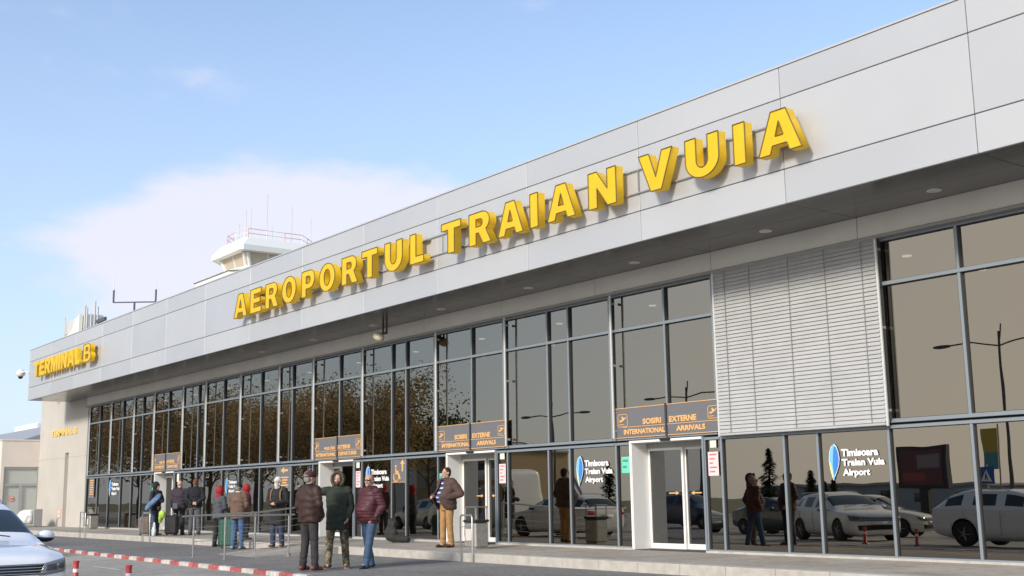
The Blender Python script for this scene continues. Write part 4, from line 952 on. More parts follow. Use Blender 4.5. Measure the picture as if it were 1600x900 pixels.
person((-22.7, 15.25, .17), ang(-84), 1.80, 'man in open brown jacket, striped jumper and tan trousers on the step',
       J=dict(elL=(.33, .12, 1.17), wrL=(.17, -.15, 1.08), hdL=(-.7, -.6, .1), elR=(-.30, .05, 1.14), wrR=(-.17, -.26, 1.10), hdR=(.4, -.9, .1), upL=(.5, -.3, .8), upR=(-.5, -.3, .8), curl=.9, anL=(.12, .02, .09), anR=(-.12, -.02, .09)),
       top=cloth('jacket_brown', (.085, .05, .042), bump=.2), top_len=.84, top_r=1.12, bot=cloth('trousers_tan', (.36, .20, .08)), shoe=SHB, hair=DARKH, belly=.18, wid=1.12, coat_open=(.10, STR), collar=cloth('collar_brown', (.06, .035, .03)), head_turn=-.1)
wc = person((-27.5, 13.35, .12), ang(-52), 1.74, 'traveller in white cap, pale scarf and long black coat with orange backpack straps',
       J=dict(elL=(.26, .0, 1.14), wrL=(.06, -.24, 1.10), hdL=(-1, -.2, 0), elR=(-.26, .0, 1.14), wrR=(-.08, -.24, 1.08), hdR=(1, -.2, 0), upL=(0, -.5, 1), upR=(0, -.5, 1)),
       top=cloth('coat_black', (.018, .018, .020)), top_len=.56, top_r=1.08, bot=cloth('jeans_dark', (.03, .045, .09)), shoe=SHN, hair=DARKH, cap=(cloth('cap_white', (.60, .57, .52)), 'beanie'), scarf=cloth('scarf_pale', (.55, .52, .50)), near=False)
mb = MB()
for sg in (1, -1): mb.tube([(sg*.10, .16, 1.42), (sg*.12, .02, 1.50), (sg*.125, -.12, 1.38), (sg*.13, -.145, 1.25), (sg*.135, -.11, 1.12)], .02, 6)
st = mb.build('backpack_strap', mat('strap_orange', (.26, .13, .06), .7), wc)
mb = MB(); mb.ell((0, .27, 1.25), (.17, .12, .26)); mb.build('backpack', mat('backpack_rust', (.40, .20, .08), .8), wc)
person((-30.1, 13.45, 0), ang(125), 1.76, 'man in brown jacket, dark cap and blue jeans seen from behind beside the green suitcase',
       J=dict(elL=(.25, -.02, 1.14), wrL=(.20, -.2, 1.0), elR=(-.25, -.02, 1.14), wrR=(-.18, -.2, 1.0)),
       top=cloth('jacket_taupe', (.14, .085, .06)), top_len=.80, top_r=1.12, bot=cloth('jeans_bright', (.06, .12, .24)), shoe=cloth('shoe_grey', (.3, .3, .3)), hair=GREYH, cap=(cloth('beanie_black', (.015, .015, .018)), 'beanie'), near=False, wid=1.05, collar=cloth('collar_cream', (.6, .55, .48)))
rh = cloth('hood_red', (.32, .02, .028))
person((-32.1, 13.75, 0), ang(105), 1.68, 'person in red hooded top and grey jacket next to the green suitcase',
       J=dict(lean=(0, -.04), elL=(.24, -.05, 1.14), wrL=(.18, -.26, 1.02), elR=(-.24, -.05, 1.14), wrR=(-.15, -.26, 1.02)),
       top=cloth('jacket_slate', (.07, .075, .085)), top_len=.82, top_r=1.05, bot=cloth('leggings_black', (.02, .02, .02)), shoe=SHB, cap=(rh, 'hoodup'), near=False)
person((-32.3, 14.7, .17), ang(75), 1.56, 'person in red hood partly hidden behind the grey jacketed one',
       top=cloth('jacket_wine', (.10, .02, .03)), top_len=.80, bot=cloth('trousers_charcoal', (.03, .03, .035)), shoe=SHB, cap=(rh, 'hoodup'), near=False)
person((-38.0, 15.45, .17), ang(152), 1.84, 'man in black jacket and grey trousers with hands clasped behind his back',
       J=dict(elL=(.27, .10, 1.14), wrL=(.09, .20, .98), hdL=(-1, .1, -.1), elR=(-.27, .10, 1.14), wrR=(-.09, .20, 1.0), hdR=(1, .1, -.1), upL=(0, 1, .2), upR=(0, 1, .2)),
       top=cloth('jacket_black', (.012, .013, .018)), top_len=.86, top_r=1.1, bot=cloth('trousers_grey', (.09, .09, .10)), shoe=SHB, hair=cloth('hair_auburn', (.14, .055, .03)), near=False, wid=1.1)
person((-38.75, 15.2, .17), ang(140), 1.80, 'bald man in dark plum jacket with a shoulder bag at the farthest entrance',
       top=cloth('jacket_plum', (.045, .032, .045)), top_len=.80, top_r=1.12, bot=cloth('trousers_navy', (.03, .03, .04)), shoe=SHB, near=False, wid=1.1, skin=mat('skin_pale', (.60, .38, .28), .5))
lp = person((-39.05, 14.5, .17), ang(30), 1.74, 'dark haired traveller in black coat carrying a blue bag, leftmost of the waiting people',
       J=dict(elL=(.24, -.08, 1.15), wrL=(.0, -.26, 1.12), hdL=(-1, 0, 0), elR=(-.25, 0, 1.12), wrR=(-.15, -.2, .98)),
       top=cloth('coat_charcoal', (.02, .02, .025)), top_len=.82, top_r=1.08, bot=cloth('jeans_slate', (.05, .07, .11)), shoe=SHB, hair=DARKH, near=False, cap=(cloth('hood_black', (.015, .015, .015)), 'hoodup'))
mb = MB((-38.6, 14.22, 1.3)); mb.cone((-38.78, 14.15, 1.12), (-38.48, 14.35, 1.42), .15, .15, .55); o = blob(mb, 'sports_bag', cloth('bag_blue', (.10, .17, .30), noise_amt=.4), None, .015, 2, wrinkle(.01, 9)); tag(o, 'blue patterned bag held in front of the leftmost traveller', 'bag')
mb = MB((-38.6, 14.95, 1.15)); mb.cbox(-38.62, -38.22, 14.88, 14.98, 1.02, 1.22, .03); tag(mb.build('shoulder_bag', cloth('bag_grey', (.10, .10, .11))), 'grey bag at the back of the bald man', 'bag')
# luggage
def suitcase(x, y, z, w_, d_, h_, rz, m_, label, handle=.25):
    e_ = empty('suitcase', (x, y, z), label, 'suitcase', None, rz)
    mb = MB(); mb.cbox(-w_/2, w_/2, -d_/2, d_/2, .05, h_, .05); 
    for k in range(5): mb.cbox(-w_/2+.05+k*(w_-.12)/4.6, -w_/2+.07+k*(w_-.12)/4.6, -d_/2-.008, d_/2+.008, .1, h_-.06, .003)
    mb.build('shell', m_, e_)
    mb = MB(); mb.tube([(-.1, d_*.3, h_), (-.1, d_*.3, h_+handle), (.1, d_*.3, h_+handle), (.1, d_*.3, h_)], .01, 6); mb.build('handle', GREYP, e_)
    for a in (-1, 1):
        mb = MB(); mb.lathe((a*w_*.38, 0, .03), [(.03, -.015), (.03, .015)], 12, 0, 'y'); mb.build('wheel', BLACK, e_)
suitcase(-30.95, 13.55, 0, .46, .30, .78, radians(40), cloth('suitcase_green', (.02, .10, .065), rough=.6), 'large dark green suitcase between the red hooded traveller and the man in jeans', .12)
suitcase(-38.2, 14.75, .17, .42, .28, .66, radians(50), cloth('suitcase_black', (.015, .015, .017), rough=.6), 'black suitcase under the yellow green bag', .05)
suitcase(-39.3, 14.25, .17, .36, .24, .62, radians(60), cloth('suitcase_brown', (.20, .15, .12), rough=.7), 'brown suitcase at the feet of the leftmost traveller', .1)
mb = MB((-38.3, 14.5, .9)); mb.ell((-38.32, 14.45, .86), (.16, .1, .14)); mb.cone((-38.4, 14.45, .75), (-38.45, 14.45, .62), .09, .05)
tag(blob(mb, 'carrier_bag', cloth('bag_lime', (.42, .62, .08)), None, .015, 2, wrinkle(.012, 12)), 'bright yellow green bag resting on the black suitcase', 'bag')
mb = MB((-38.6, 14.3, .17)); mb.loft([(.18, -38.6, 14.3, .09, .06), (.35, -38.6, 14.3, .11, .07), (.55, -38.58, 14.3, .06, .03), (.62, -38.58, 14.3, .02, .02)], 14)
tag(blob(mb, 'carrier_bag', cloth('bag_white', (.62, .62, .60)), None, .012, 2, wrinkle(.01, 14)), 'white plastic bag standing left of the black suitcase', 'bag')
# dark baggage by the glass right of the group
e_ = empty('baggage_heap', (-26.3, 16.0, .17), 'dark travel bags and a rucksack piled against the glass behind the man in maroon', 'baggage')
O = (-26.3, 16.0, .17)
mb = MB(O); mb.cone((-26.6, 16.1, .38), (-26.57, 16.15, .66), .18, .13, .8); mb.cone((-26.3, 16.0, .32), (-26.25, 16.0, .42), .14, .10); blob(mb, 'rucksack', cloth('rucksack_dark', (.028, .025, .025), noise_amt=.5), e_, .02, 2, wrinkle(.02, 9))
mb = MB(O); mb.cone((-26.3, 15.95, .28), (-25.85, 16.15, .25), .10, .08); blob(mb, 'holdall', cloth('holdall_black', (.02, .02, .02)), e_, .02, 2, wrinkle(.02, 8))
# ------------------------------------------------------------------ cars
CGL = mat('car_glass', (.02, .028, .03), .04, spec=.8); CGL2 = mat('car_glass_side', (.02, .028, .03), .04, spec=.8); CGL3 = mat('car_glass_rear', (.02, .028, .03), .04, spec=.8); CHR = mat('chrome', (.65, .65, .66), .12, 1.); BLK = mat('grille_black', (.01, .01, .012), .3)
LENS = mat('headlamp_lens', (.20, .21, .22), .06, .2, spec=.8); LENSD = mat('headlamp_dark', (.05, .055, .06), .12); REDL = mat('tail_red', (.45, .015, .02), .15, coat=.5); RIM = mat('rim_alloy', (.35, .35, .36), .3, .8)
def car(name, pos, rz, paint, label, kind='estate', group=None, L=4.77, hgt_=1.0, detail=True, lights=True):
    e_ = empty(name, pos, label, 'car', group, rz)
    # s: distance from the nose; (s, zlow, hwlow, hwmid, zmid, hwbelt, zbelt, hwtop, ztop)
    if kind == 'van':
        L = 5.6
        st = [(0,.35,.70,.72,.55,.72,.85,.66,.95),(.12,.28,.88,.90,.6,.88,.95,.78,1.08),(.7,.25,.95,.97,.7,.93,1.15,.80,1.28),(.95,.25,.96,.98,.8,.94,1.22,.82,1.36),(1.55,.25,.97,.99,.9,.97,1.3,.80,2.15),(1.9,.25,.97,.99,.9,.98,1.35,.84,2.42),(3.0,.25,.97,.99,.9,.98,1.4,.86,2.5),(5.2,.25,.97,.99,.9,.98,1.4,.86,2.5),(5.55,.3,.95,.97,.9,.96,1.4,.82,2.42),(5.6,.4,.9,.92,.9,.9,1.4,.76,2.3)]
        ws = (3, 5); sw = [(4, 5)]; rw = None; wheels = (.95, 4.5); wr = .34
    elif kind == 'suv':
        st = [(0,.34,.64,.68,.52,.66,.72,.52,.80),(.08,.28,.82,.84,.55,.80,.80,.62,.89),(.3,.25,.91,.93,.58,.88,.90,.70,.97),(.9,.24,.92,.94,.62,.89,.99,.72,1.05),(1.3,.24,.92,.94,.65,.89,1.05,.74,1.12),(1.42,.24,.92,.94,.65,.90,1.06,.72,1.2),(2.1,.24,.92,.94,.65,.90,1.07,.62,1.60),(2.62,.24,.92,.94,.65,.90,1.08,.62,1.66),(2.72,.24,.92,.94,.65,.90,1.08,.62,1.66),(3.55,.24,.92,.94,.65,.90,1.09,.61,1.64),(3.65,.24,.92,.94,.65,.90,1.09,.61,1.64),(4.35,.26,.91,.93,.65,.89,1.10,.58,1.56),(4.62,.3,.88,.90,.65,.84,1.10,.60,1.14),(4.7,.4,.82,.84,.65,.80,1.0,.62,1.06)]
        ws = (5, 6); sw = [(6, 7), (8, 9), (10, 11)]; rw = (11, 12); wheels = (.92, 3.62); wr = .36
    elif kind == 'estate':
        st = [(0,.26,.62,.68,.46,.66,.66,.54,.77),(.06,.20,.78,.82,.48,.79,.74,.64,.83),(.26,.17,.885,.905,.50,.875,.83,.70,.895),(.8,.16,.90,.915,.52,.88,.88,.71,.95),(1.2,.16,.90,.915,.55,.885,.91,.72,.965),(1.34,.16,.90,.915,.56,.885,.95,.79,1.03),(2.10,.16,.90,.915,.57,.89,.96,.66,1.43),(2.62,.16,.90,.915,.57,.89,.965,.64,1.49),(2.72,.16,.90,.915,.57,.89,.97,.64,1.49),(3.55,.16,.90,.915,.57,.89,.98,.63,1.48),(3.66,.16,.90,.915,.57,.89,.985,.63,1.475),(4.35,.18,.89,.905,.57,.87,1.0,.54,1.38),(4.66,.24,.85,.87,.57,.82,1.0,.58,1.04),(4.77,.34,.78,.80,.57,.78,.9,.60,.98)]
        ws = (5, 6); sw = [(6, 7), (8, 9), (10, 11)]; rw = (11, 12); wheels = (.93, 3.70); wr = .33
    else:  # hatch / sedan
        st = [(0,.26,.58,.62,.42,.60,.56,.46,.66),(.07,.2,.74,.78,.45,.74,.65,.56,.74),(.3,.17,.84,.86,.5,.82,.78,.62,.84),(.85,.16,.86,.88,.55,.84,.90,.64,.95),(1.1,.16,.86,.88,.56,.85,.94,.66,.99),(1.2,.16,.86,.88,.57,.85,.95,.66,1.03),(1.95,.16,.86,.88,.58,.86,.97,.55,1.42),(2.4,.16,.86,.88,.58,.86,.975,.55,1.47),(2.5,.16,.86,.88,.58,.86,.975,.55,1.47),(3.2,.17,.86,.88,.58,.85,.99,.53,1.43),(3.3,.17,.86,.88,.58,.85,1.0,.53,1.41),(3.75,.2,.84,.86,.6,.82,1.02,.55,1.12),(4.15,.28,.80,.82,.6,.76,1.0,.58,1.05),(4.25,.36,.74,.76,.6,.72,.92,.56,.98)]
        ws = (5, 6); sw = [(6, 7), (8, 9)]; rw = (9, 11); wheels = (.85, 3.42); wr = .31; L = 4.25
    ox = L/2; vs = []; fs = []; ms = []
    rings = []
    for (s_, zl, hl, hm, zm, hb, zb, ht, zt) in st:
        half = [(0, zl), (hl*.7, zl), (hl, zl+.07), (hm, zm), (hb*1.005, (zm+zb)/2+.05), (hb, zb), (hb*.975, zb+.025 if zt-zb > .15 else zb+.012), (ht, zt-.035 if zt-zb > .15 else zt-.015), (ht*.9, zt-.003), (ht*.5, zt+.015), (0, zt+.02)]
        rings.append([(ox-s_, y, z) for y, z in half]+[(ox-s_, -y, z) for y, z in half[-2:0:-1]])
    n = len(rings[0])
    mb = MB(); mb.v = [Vector(p) for r in rings for p in r]
    for i in range(len(rings)-1):
        for k in range(n):
            seg = k if k < 10 else n-1-k      # 0..9 mirror index
            m_ = 0
            if ws[0] <= i < ws[1] and seg in (7, 8, 9): m_ = 1
            if rw and rw[0] <= i < rw[1] and seg in (7, 8, 9): m_ = 3
            if any(a <= i < b for a, b in sw) and seg == 6: m_ = 2
            mb.f.append([i*n+k, (i+1)*n+k, (i+1)*n+(k+1) % n, i*n+(k+1) % n]); mb.m.append(m_); mb.sm.append(True)
    mb.f.append(list(range(n))); mb.m.append(0); mb.sm.append(True)
    mb.f.append(list(range(len(rings)*n-1, (len(rings)-1)*n-1, -1))); mb.m.append(0); mb.sm.append(True)
    P2 = mat('car_underside', (.015, .015, .015), .8)
    o = mb.build('body', [paint, CGL, CGL2, CGL3, P2], e_)
    sb = o.modifiers.new('s', 'SUBSURF'); sb.levels = 2; sb.render_levels = 2; bake(o)
    # wheel arches
    cu = MB()
    for s_ in wheels:
        for sg in (1, -1):
            c0 = len(cu.v); cu.lathe((ox-s_, sg*.80, wr+.01), [(wr+.055, -.25), (wr+.055, .25)], 28, 0, 'y')
    cme = cu.mesh('cut', [P2]); co = bpy.data.objects.new('cut', cme); link(co); co.parent = e_
    bo = o.modifiers.new('b', 'BOOLEAN'); bo.operation = 'DIFFERENCE'; bo.object = co; bo.solver = 'EXACT'; bo.use_self = False
    try: bo.material_mode = 'TRANSFER'
    except Exception: pass
    bpy.context.view_layer.update(); bake(o); bpy.data.objects.remove(co)
    me = o.data
    for p in me.polygons: p.use_smooth = True
    # split off the windows
    for idx, nm in ((1, 'windscreen'), (2, 'side_window'), (3, 'rear_window')):
        used = {}; vs = []; fs = []
        for p in me.polygons:
            if me.materials[min(p.material_index, len(me.materials)-1)] == (None, CGL, CGL2, CGL3)[idx]:
                f = []
                for v in p.vertices:
                    if v not in used: used[v] = len(vs); vs.append(me.vertices[v].co+me.vertices[v].normal*.002)
                    f.append(used[v])
                fs.append(f)
        if fs:
            q = MB(); q.add(vs, fs, 0, True); q.build(nm, CGL, e_)
    bv = BVHTree.FromPolygons([v.co.copy() for v in me.vertices], [list(p.vertices) for p in me.polygons])
    def hit(y, z, sgn=1):
        r = bv.ray_cast(Vector((sgn*4, y, z)), Vector((-sgn, 0, 0)))
        return r[0].x if r[0] is not None else None
    def patch(corners, nm, m_, sgn=1, off=.006, nu=8, nv=5, par=e_, build=True):
        vs = []; ok = True
        for j in range(nv+1):
            for i in range(nu+1):
                u, v = i/nu, j/nv; a = Vector(corners[0]).lerp(Vector(corners[1]), u); b = Vector(corners[3]).lerp(Vector(corners[2]), u); c = a.lerp(b, v)
                x = hit(c.x, c.y, sgn)
                if x is None: x = vs[-1][0] if vs else sgn*ox*.9
                vs.append((x+sgn*off, c.x, c.y))
        fs = [(j*(nu+1)+i, j*(nu+1)+i+1, (j+1)*(nu+1)+i+1, (j+1)*(nu+1)+i) for j in range(nv) for i in range(nu)]
        q = MB(); q.add(vs, fs, 0, True); p_ = q.build(nm, m_, par)
        so_ = p_.modifiers.new('t', 'SOLIDIFY'); so_.thickness = .012; so_.offset = 0
        return p_
    z0 = {'estate': .69, 'suv': .70, 'hatch': .62, 'van': .80}[kind]
    # front
    hw_ = {'estate': .84, 'suv': .86, 'hatch': .78, 'van': .82}[kind]
    gr = patch([(-.52, z0-.07), (.52, z0-.07), (.56, z0+.055), (-.56, z0+.055)], 'grille', BLK, off=.004)
    for k in range(4):
        zz = z0-.058+k*.033; patch([(-.53, zz), (.53, zz), (.53, zz+.009), (-.53, zz+.009)], 'grille_bar', CHR, off=.018, nv=1, nu=14, par=gr)
    for sg in (1, -1):
        hl = patch([(sg*.50, z0-.085), (sg*hw_, z0-.045), (sg*(hw_+.02), z0+.115), (sg*.55, z0+.06)], 'headlight', LENS, off=.010, nu=10)
        patch([(sg*.57, z0-.03), (sg*.70, z0-.02), (sg*.69, z0+.045), (sg*.58, z0+.04)], 'lamp_unit', LENSD, off=.018, par=hl); patch([(sg*.72, z0-.01), (sg*.80, z0+.0), (sg*.79, z0+.055), (sg*.72, z0+.05)], 'lamp_unit', LENSD, off=.018, par=hl)
    patch([(-.62, z0-.33), (.62, z0-.33), (.66, z0-.18), (-.66, z0-.18)], 'lower_intake', BLK, off=.004)
    patch([(-.26, z0-.17), (.26, z0-.17), (.26, z0-.075), (-.26, z0-.075)], 'number_plate', WHITE, off=.02, nu=2, nv=1)
    # rear
    if kind != 'van':
        for sg in (1, -1): patch([(sg*.50, z0+.12), (sg*hw_*.97, z0+.12), (sg*hw_*.97, z0+.27), (sg*.52, z0+.25)], 'tail_light', REDL, sgn=-1, off=.012)
        patch([(-.26, z0), (.26, z0), (.26, z0+.11), (-.26, z0+.11)], 'number_plate', WHITE, sgn=-1, off=.015, nu=2, nv=1)
    # wheels
    for s_ in wheels:
        for sg in (1, -1):
            c = (ox-s_, sg*.80, wr)
            q = MB(); q.lathe(c, [(wr*.64, -.10), (wr*.93, -.11), (wr, -.08), (wr, .08), (wr*.93, .11), (wr*.64, .10)], 32, 0, 'y'); wh = q.build('wheel', RUB, e_)
            q = MB(); yo = sg*.075
            q.lathe((c[0], c[1]+yo*.4, c[2]), [(wr*.62, -.02), (wr*.62, .02)], 28, 1, 'y'); q.lathe((c[0], c[1]+yo*1.1, c[2]), [(wr*.64, -.015), (wr*.66, 0), (wr*.64, .015)], 28, 0, 'y')
            for k in range(5):
                a = 2*pi*k/5; q.cone((c[0]+.03*cos(a), c[1]+yo*1.3, c[2]+.03*sin(a)), (c[0]+wr*.6*cos(a), c[1]+yo*1.2, c[2]+wr*.6*sin(a)), .035, .022, .5, n=8)
            q.lathe((c[0], c[1]+yo*1.35, c[2]), [(.05, -.01), (.05, .01)], 14, 0, 'y'); q.build('rim', [RIM, BLK], wh)
    # mirrors, handles, trim
    bz = st[5][6]; mxp = ox-st[5][0]-.42
    for sg in (1, -1):
        q = MB(); q.ell((mxp, sg*1.01, bz+.075), (.075, .115, .075), 16, 10); q.cone((mxp, sg*.86, bz+.0), (mxp, sg*.95, bz+.03), .025, .03); mr_ = q.build('mirror', paint, e_)
        q = MB(); q.ell((mxp-.005, sg*1.005, bz+.045), (.078, .117, .055), 16, 10); q.build('mirror_base', BLK, mr_)
        if kind != 'van':
            for i_ in (6, 8):
                q = MB(); xx = ox-st[i_][0]-.55; q.cone((xx-.09, sg*.915, bz-.12), (xx+.09, sg*.915, bz-.12), .012, .012, n=8); q.build('door_handle', paint, e_)
    for xx in ([ox-st[5][0]-.3, ox-st[7][0]-.05, ox-st[9][0]-.1] if kind != 'van' else [ox-1.2, ox-2.4]):
        q = MB()
        for sg in (1, -1): q.tube([(xx, sg*.895, .3), (xx, sg*.92, .57), (xx-.02, sg*.897, bz-.02)], .004, 4)
        q.build('door_seam', BLK, e_)
    if kind in ('estate', 'suv'):
        q = MB()
        for sg in (1, -1):
            zt = st[7][8]; pts = [(ox-2.5, sg*.60, zt-.02), (ox-2.7, sg*.60, zt+.035), (ox-3.9, sg*.58, zt+.02), (ox-4.1, sg*.57, zt-.03)]; q.tube(pts, .014, 6)
        q.build('roof_rail', CHR if kind == 'estate' else BLK, e_)
    q = MB()      # wipers
    for y_ in (.45, -.15): q.tube([(ox-st[5][0]+.02, y_, bz+.09), (ox-st[5][0]-.10, y_-.5, bz+.16)], .008, 5)
    if kind != 'van': q.build('wiper', BLK, e_)
    return e_
WP = mat('white_car_paint', (.80, .82, .86), .25, coat=1.); WP2 = mat('white_paint_warm', (.80, .78, .72), .3, coat=1.)
car('parked_car', (-14.85-2.385, 3.67, ground_z(3.6)+.03), radians(-1), WP, 'white estate car with chrome barred grille entering from the left edge', 'estate')
car('parked_car', (-24.0, 2.75, ground_z(2.7)), radians(27), WP2, 'white car standing at an angle, mirrored below the feather logo nearest the camera', 'estate')
car('parked_car', (-27.2, -3.4, ground_z(-3)), radians(-14), mat('car_champagne', (.62, .58, .50), .3, coat=1.), 'pale car mirrored behind the bonnet of the angled white car', 'hatch')
car('parked_car', (-33.2, 6.6, ground_z(6.6)), radians(182), WP2, 'white car mirrored in the pane with the feather logo left of the nearest entrance', 'estate')
car('parked_car', (-49.5, 2.0, ground_z(2)), radians(178), mat('car_silver', (.42, .43, .43), .3, .4, coat=1.), 'silver car mirrored beside the dark baggage heap', 'hatch')
car('parked_car', (-58, 2.0, ground_z(2)), radians(182), mat('car_beige', (.50, .46, .38), .35, coat=1.), 'beige car mirrored near the open entrance behind the bearded man', 'estate')
car('parked_car', (-31.5, -3.3, ground_z(-3)), radians(5), mat('car_dark_green', (.03, .05, .04), .3, coat=1.), 'dark green car mirrored behind the two standing men', 'hatch')
car('parked_car', (-37.5, -3.5, ground_z(-3)), radians(0), mat('car_blue', (.05, .07, .12), .3, coat=1.), 'dark blue car mirrored in the doors of the nearest entrance', 'hatch')
car('parked_car', (-22.6, -6.3, ground_z(-6)), radians(8), mat('car_grey', (.2, .2, .21), .3, .4, coat=1.), 'grey car mirrored at the right edge behind the white estate car', 'hatch')
van = car('parked_van', (-39.2, 6.0, ground_z(6.0)), radians(180), mat('van_cream', (.80, .79, .74), .35, coat=.6), 'tall cream van mirrored in the window right of the middle entrance', 'van')
van['category'] = 'van'
mb = MB()
for k, (a, b) in enumerate(((-1.9, .16), (-1.5, .24), (-1.05, .13), (-.7, .2), (-.25, .15))): mb.ell((a, -.985, 1.95), (.22, .012, b*.7), 12, 6)
mb.build('orange_graphic', mat('van_orange', (.62, .30, .10), .5), van)
mb = MB(); mb.box(-2.1, .4, -.995, -.985, 1.62, 1.66); mb.build('side_stripe', mat('van_grey_mark', (.25, .25, .25), .5), van)

# ------------------------------------------------------------------ what stands across the road (seen in the glass)
def leaf_mats(n, cols):
    r = []
    for i, c in enumerate(cols):
        m_ = mat('%s_%d' % (n, i), c, .7); t = m_.node_tree; p = t.nodes['Principled BSDF']; o = t.nodes['Material Output']
        tr = t.nodes.new('ShaderNodeBsdfTranslucent'); tr.inputs[0].default_value = tuple(x*1.15 for x in c)+(1,); mxs = t.nodes.new('ShaderNodeMixShader'); mxs.inputs[0].default_value = .45
        t.links.new(p.outputs[0], mxs.inputs[1]); t.links.new(tr.outputs[0], mxs.inputs[2]); t.links.new(mxs.outputs[0], o.inputs[0]); r.append(m_)
    return r
BARK = mat('bark', (.09, .07, .05), .9, noise_amt=.3, nscale=12)
def tree(x, y, h, r, cols, label, nl=2600, sz=.22, base=.25, dens=None, group=None, bare=0):
    z0 = ground_z(max(y, -6)) if y > -60 else -.5
    e_ = empty('autumn_tree', (x, y, -.5), label, 'tree', group); O = (x, y, -.5); rnd = random.Random(int(x*31+y*7))
    mb = MB(O); mb.tube([(x, y, -.5), (x+rnd.uniform(-.1, .1), y, h*.25), (x+rnd.uniform(-.3, .3), y+.1, h*.6)], [.18*h/8, .14*h/8, .06*h/8], 8)
    tips = []
    for k in range(16):
        a = k*2.4; t = .25+.45*k/16; p0 = Vector((x, y, h*t*.9)); ln = r*rnd.uniform(.7, 1.1)*(1-.4*t); up = rnd.uniform(.4, .9)
        p1 = p0+Vector((cos(a)*ln*.5, sin(a)*ln*.5, ln*up*.6)); p2 = p0+Vector((cos(a)*ln, sin(a)*ln, ln*up*1.4))
        p2.z = min(p2.z, h*.97); mb.tube([p0, p1, p2], [.05*h/8, .03*h/8, .008], 5); tips += [p1, p2, p0.lerp(p2, .7)]
        for q in range(3):
            b = a+rnd.uniform(-1, 1); s_ = p1.lerp(p2, rnd.random()); t2 = s_+Vector((cos(b), sin(b), rnd.uniform(.2, 1)))*ln*.4; mb.tube([s_, t2], [.018, .005], 4); tips.append(t2)
    mb.build('trunk', BARK, e_)
    cl = [(t, r*rnd.uniform(.22, .40), rnd.randrange(len(cols))) for t in tips]
    mb = MB(O)
    for i in range(nl):
        c, cr_, mi = rnd.choice(cl)
        d = Vector((rnd.gauss(0, 1), rnd.gauss(0, 1), rnd.gauss(0, .8))); d = d.normalized()*cr_*rnd.random()**.4
        p = c+d
        if p.z < h*base: continue
        u = Vector((rnd.uniform(-1, 1), rnd.uniform(-1, 1), rnd.uniform(-1, 1))).normalized(); v = u.cross(Vector((rnd.uniform(-1, 1), rnd.uniform(-1, 1), rnd.uniform(-1, 1)))).normalized(); s_ = sz*rnd.uniform(.6, 1.2)
        mb.add([p-u*s_*.5, p+v*s_*.35, p+u*s_*.5, p-v*s_*.35], [(0, 1, 2, 3)], mi if rnd.random() < .75 else rnd.randrange(len(cols)))
    mb.build('crown', leaf_mats(cols[0], cols[1]), e_) if False else mb.build('crown', cols, e_)
    return e_
AUT = leaf_mats('autumn_leaf', [(.42, .27, .12), (.32, .20, .09), (.50, .35, .17), (.22, .18, .09)])
GRT = leaf_mats('olive_leaf', [(.08, .09, .03), (.12, .10, .04), (.05, .07, .025)])
GR = 'autumn trees across the road, mirrored in the glass'
spots = [(-70, -7, 8.5), (-77, -9, 9.5), (-84, -7, 9), (-92, -9, 10.5), (-100, -8, 10), (-109, -10, 11.5), (-118, -8, 11), (-129, -12, 13), (-141, -9, 13), (-156, -13, 15), (-172, -10, 15), (-190, -14, 17), (-87, -18, 12), (-105, -20, 13), (-125, -24, 15)]
lab = 'brown leaved tree mirrored in the far panes, %s'
des = ['the nearest one', 'second nearest', 'third in the row', 'fourth in the row', 'fifth in the row', 'sixth in the row', 'seventh in the row', 'eighth in the row', 'ninth in the row', 'tenth in the row', 'eleventh in the row', 'the last of the row', 'first of the rear row', 'middle of the rear row', 'last of the rear row']
for i, (x, y, h) in enumerate(spots): tree(x, y, h, h*.46, AUT if i % 4 else AUT[:2]+GRT[:1], lab % des[i], 8500, .22, .10, None, GR)
def conifer(x, y, h, r, label):
    e_ = empty('conifer', (x, y, -.5), label, 'conifer', 'dark conifers across the road'); O = (x, y, -.5); rnd = random.Random(int(h*100))
    mb = MB(O); mb.tube([(x, y, -.5), (x, y, h*.95)], [.14, .02], 7); mb.build('trunk', BARK, e_)
    mb = MB(O)
    for i in range(2600):
        t = rnd.random()**1.3; z = -.2+t*(h+.1); rr = r*(1-t)**.75*(.75+.25*sin(t*40+rnd.random()))*rnd.random()**.35+.03; a = rnd.uniform(0, 2*pi)
        p = Vector((x+rr*cos(a), y+rr*sin(a), z)); d = Vector((cos(a), sin(a), -.3+rnd.uniform(-.3, .5))).normalized(); s_ = Vector((-sin(a), cos(a), 0)); ln = .16*rnd.uniform(.6, 1.2)*(h/4)**.5
        mb.add([p-d*ln, p+s_*ln*.4, p+d*ln, p-s_*ln*.4], [(0, 1, 2, 3)], rnd.randrange(2))
    mb.build('crown', leaf_mats('conifer_leaf', [(.025, .045, .02), (.04, .06, .03)]), e_)
conifer(-34.8, -6.5, 3.4, 1.1, 'dark conifer mirrored in the pane right of the nearest entrance')
conifer(-40.3, -16, 2.6, .8, 'smaller dark conifer mirrored left of the blue feather logo'); conifer(-38.7, -15, 2.0, .6, 'small dark conifer mirrored just left of the feather logo')
conifer(-46.7, -26, 2.3, .9, 'distant dark conifer mirrored beneath the feather logo'); conifer(-47.2, -8, 3.0, 1.0, 'dark conifer mirrored beside the feather logo left of the nearest entrance')
tree(-76.9, -16, 9.6, 3.2, GRT, 'dark round topped tree mirrored left of the middle entrance sign', 3600, .3, .5)
